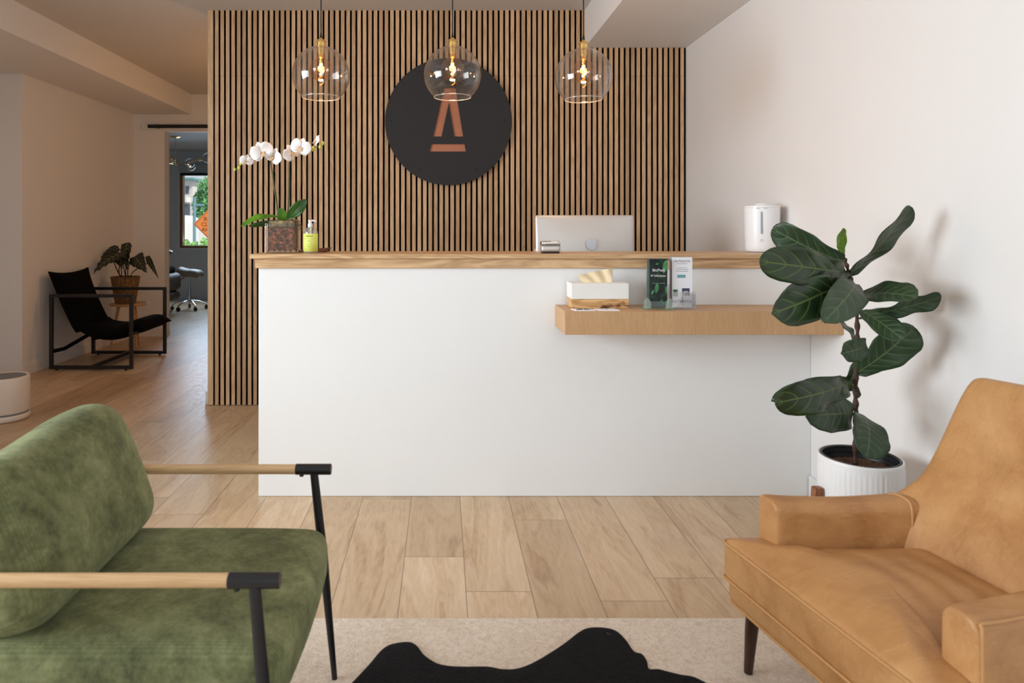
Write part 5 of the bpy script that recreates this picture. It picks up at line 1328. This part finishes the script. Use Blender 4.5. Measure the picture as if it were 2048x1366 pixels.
# ------------------------------------------------------------------ outside the far window
struct('ground', box(B(), -22, 6, 11.45, 60, -0.12, -0.06), M['asphalt'], smooth=False)
sgY = 19.0; q0 = P(424, 448, sgY); hd_ = 37 * sgY / F
rs = thing('road_sign', 'orange diamond road closed sign seen through the far window', 'road sign', (q0.x, sgY, -0.06))
bm = prism_xz(B(), round_corners([(q0.x - hd_, q0.z), (q0.x, q0.z - hd_), (q0.x + hd_, q0.z), (q0.x, q0.z + hd_)], 0.04, 4), sgY - 0.004, sgY)
obj('sign_panel', bm, M['orange'], rs, smooth=False)
fr = [(q0.x - hd_ * 0.93, sgY - 0.006, q0.z), (q0.x, sgY - 0.006, q0.z - hd_ * 0.93), (q0.x + hd_ * 0.93, sgY - 0.006, q0.z), (q0.x, sgY - 0.006, q0.z + hd_ * 0.93)]
bm = B(); tube(bm, fr, 0.008, 6, close=True); obj('sign_border', bm, M['navy'], rs)
for s, py in (('ROAD', 438.5), ('CLOSED', 449), ('AHEAD', 459.5)):
    text('lettering', s, 0.16, (q0.x - (0.03 if s == 'AHEAD' else 0), sgY - 0.0055, P(0, py, sgY).z), FACING, M['ink'], rs, ext=0.001)
bm = B(); obox(bm, (q0.x, sgY + 0.02, q0.z), (q0.x, sgY + 0.02, -0.06), 0.05, 0.03); obj('sign_post', bm, M['bluepost'], rs, smooth=False)
bpX = P(389, 400, 22).x
sp_ = thing('street_sign_post', 'pale blue street post with cross arm seen through the far window', 'street post', (bpX, 22, -0.06))
bm = B(); tube(bm, [(bpX, 22, -0.06), (bpX, 22, P(0, 394, 22).z)], 0.05, 10); obj('post', bm, M['bluepost'], sp_)
bm = B(); tube(bm, [(bpX, 22, P(0, 411, 22).z), (P(408, 411, 22).x, 22, P(0, 410, 22).z)], 0.035, 8); obj('cross_arm', bm, M['bluepost'], sp_)
def foliage(bm, blobs, n, size, rnd):
    for k in range(n):
        c, r = rnd.choice(blobs); d = Vector((rnd.gauss(0, 1), rnd.gauss(0, 1), rnd.gauss(0, 1))).normalized() * (rnd.random() ** 0.4)
        p = Vector(c) + Vector((d.x * r[0], d.y * r[1], d.z * r[2])); a = Vector((rnd.gauss(0, 1), rnd.gauss(0, 1), rnd.gauss(0, 1))).normalized(); b_ = a.orthogonal().normalized()
        s = size * rnd.uniform(0.6, 1.3); q = [bm.verts.new(p + v) for v in (a * s, b_ * s * 0.5, -a * s, -b_ * s * 0.5)]; bm.faces.new(q)
rnd = random.Random(11)
tYy = 30.0; tc0 = P(418, 400, tYy)
tree = thing('street_tree', 'leafy green tree across the street outside the far window', 'tree', (tc0.x, tYy, -0.06))
bm = B(); bl = [((tc0.x - 0.1, tYy, tc0.z - 0.3), (0.62, 0.8, 0.55)), ((tc0.x + 0.1, tYy, tc0.z + 0.5), (0.55, 0.8, 0.55)), ((tc0.x - 0.15, tYy, tc0.z + 0.1), (0.45, 0.7, 0.5)), ((tc0.x + 0.7, tYy, tc0.z), (0.9, 0.8, 1.0)), ((tc0.x - 0.3, tYy, tc0.z - 0.75), (0.35, 0.7, 0.35))]
foliage(bm, bl, 5200, 0.075, rnd); obj('crown', bm, M['outleaf'], tree, smooth=False)
bm = B(); tube(bm, [(tc0.x + 0.1, tYy, -0.06), (tc0.x, tYy, tc0.z)], [0.14, 0.08], 10); obj('trunk', bm, M['trunk'], tree)
for i, (px, py) in enumerate(((372, 487), (389, 490), (409, 484))):
    c = P(px, py, 14.5); sbm = thing('shrub', ['leafy light green shrub below the far window, leftmost of three', 'leafy light green shrub below the far window, middle of three', 'leafy light green shrub below the far window, rightmost of three'][i], 'shrub', (c.x, 14.5, -0.06), group='shrubs outside the far window')
    bm = B(); foliage(bm, [((c.x, 14.5, c.z - 0.04), (0.07, 0.15, 0.13)), ((c.x, 14.5, c.z - 0.35), (0.06, 0.2, 0.3))], 700, 0.032, rnd); obj('foliage', bm, M['shrubleaf'], sbm, smooth=False)
    bm = B(); tube(bm, [(c.x, 14.5, -0.06), (c.x, 14.5, c.z - 0.1)], 0.02, 8); obj('stem', bm, M['trunk'], sbm)
bY = 40.0
bg = thing('corner_building', 'pale building with teal awning roof across the street', 'building', (P(360, 455, bY).x, bY + 2, -0.06))
xL, xR = P(300, 0, bY).x, P(385, 0, bY).x
obj('facade', box(B(), xL, xR, bY, bY + 5, -0.06, P(0, 358, bY).z), M['facade'], bg, smooth=False)
obj('awning', box(B(), xL, xR + 0.3, bY - 0.7, bY + 5, P(0, 361, bY).z, P(0, 357, bY).z), M['roofteal'], bg, smooth=False)
obj('balcony', box(B(), xL, P(381, 0, bY).x, bY - 0.6, bY, P(0, 405, bY).z, P(0, 395, bY).z), M['box_white'], bg, smooth=False)
for (a, c, d, e) in ((371, 372, 378, 388), (368, 408, 380, 436), (360, 372, 366, 388)):
    obj('window', box(B(), P(a, 0, bY).x, P(d, 0, bY).x, bY - 0.03, bY + 0.1, P(0, e, bY).z, P(0, c, bY).z), M['winglass'], bg, smooth=False)
vX = P(372, 455, 26).x
van = thing('parked_van', 'white parked van seen low through the far window', 'van', (vX, 26, -0.06))
bm = B(); rbox(bm, (vX - 1.2, 26, 0.95), (1.45, 0.9, 0.72), 0.25, 12); obj('van_body', bm, M['box_white'], van, angle=60)
bm = B(); box(bm, vX - 0.7, vX - 0.1, 25.08, 25.12, 1.05, 1.45); obj('van_window', bm, M['winglass'], van, smooth=False)
for dx in (-2.1, -0.3):
    bm = B(); tube(bm, [(vX + dx, 25.1, 0.27), (vX + dx, 25.35, 0.27)], 0.32, 20); obj('wheel', bm, M['black_pl'], van)
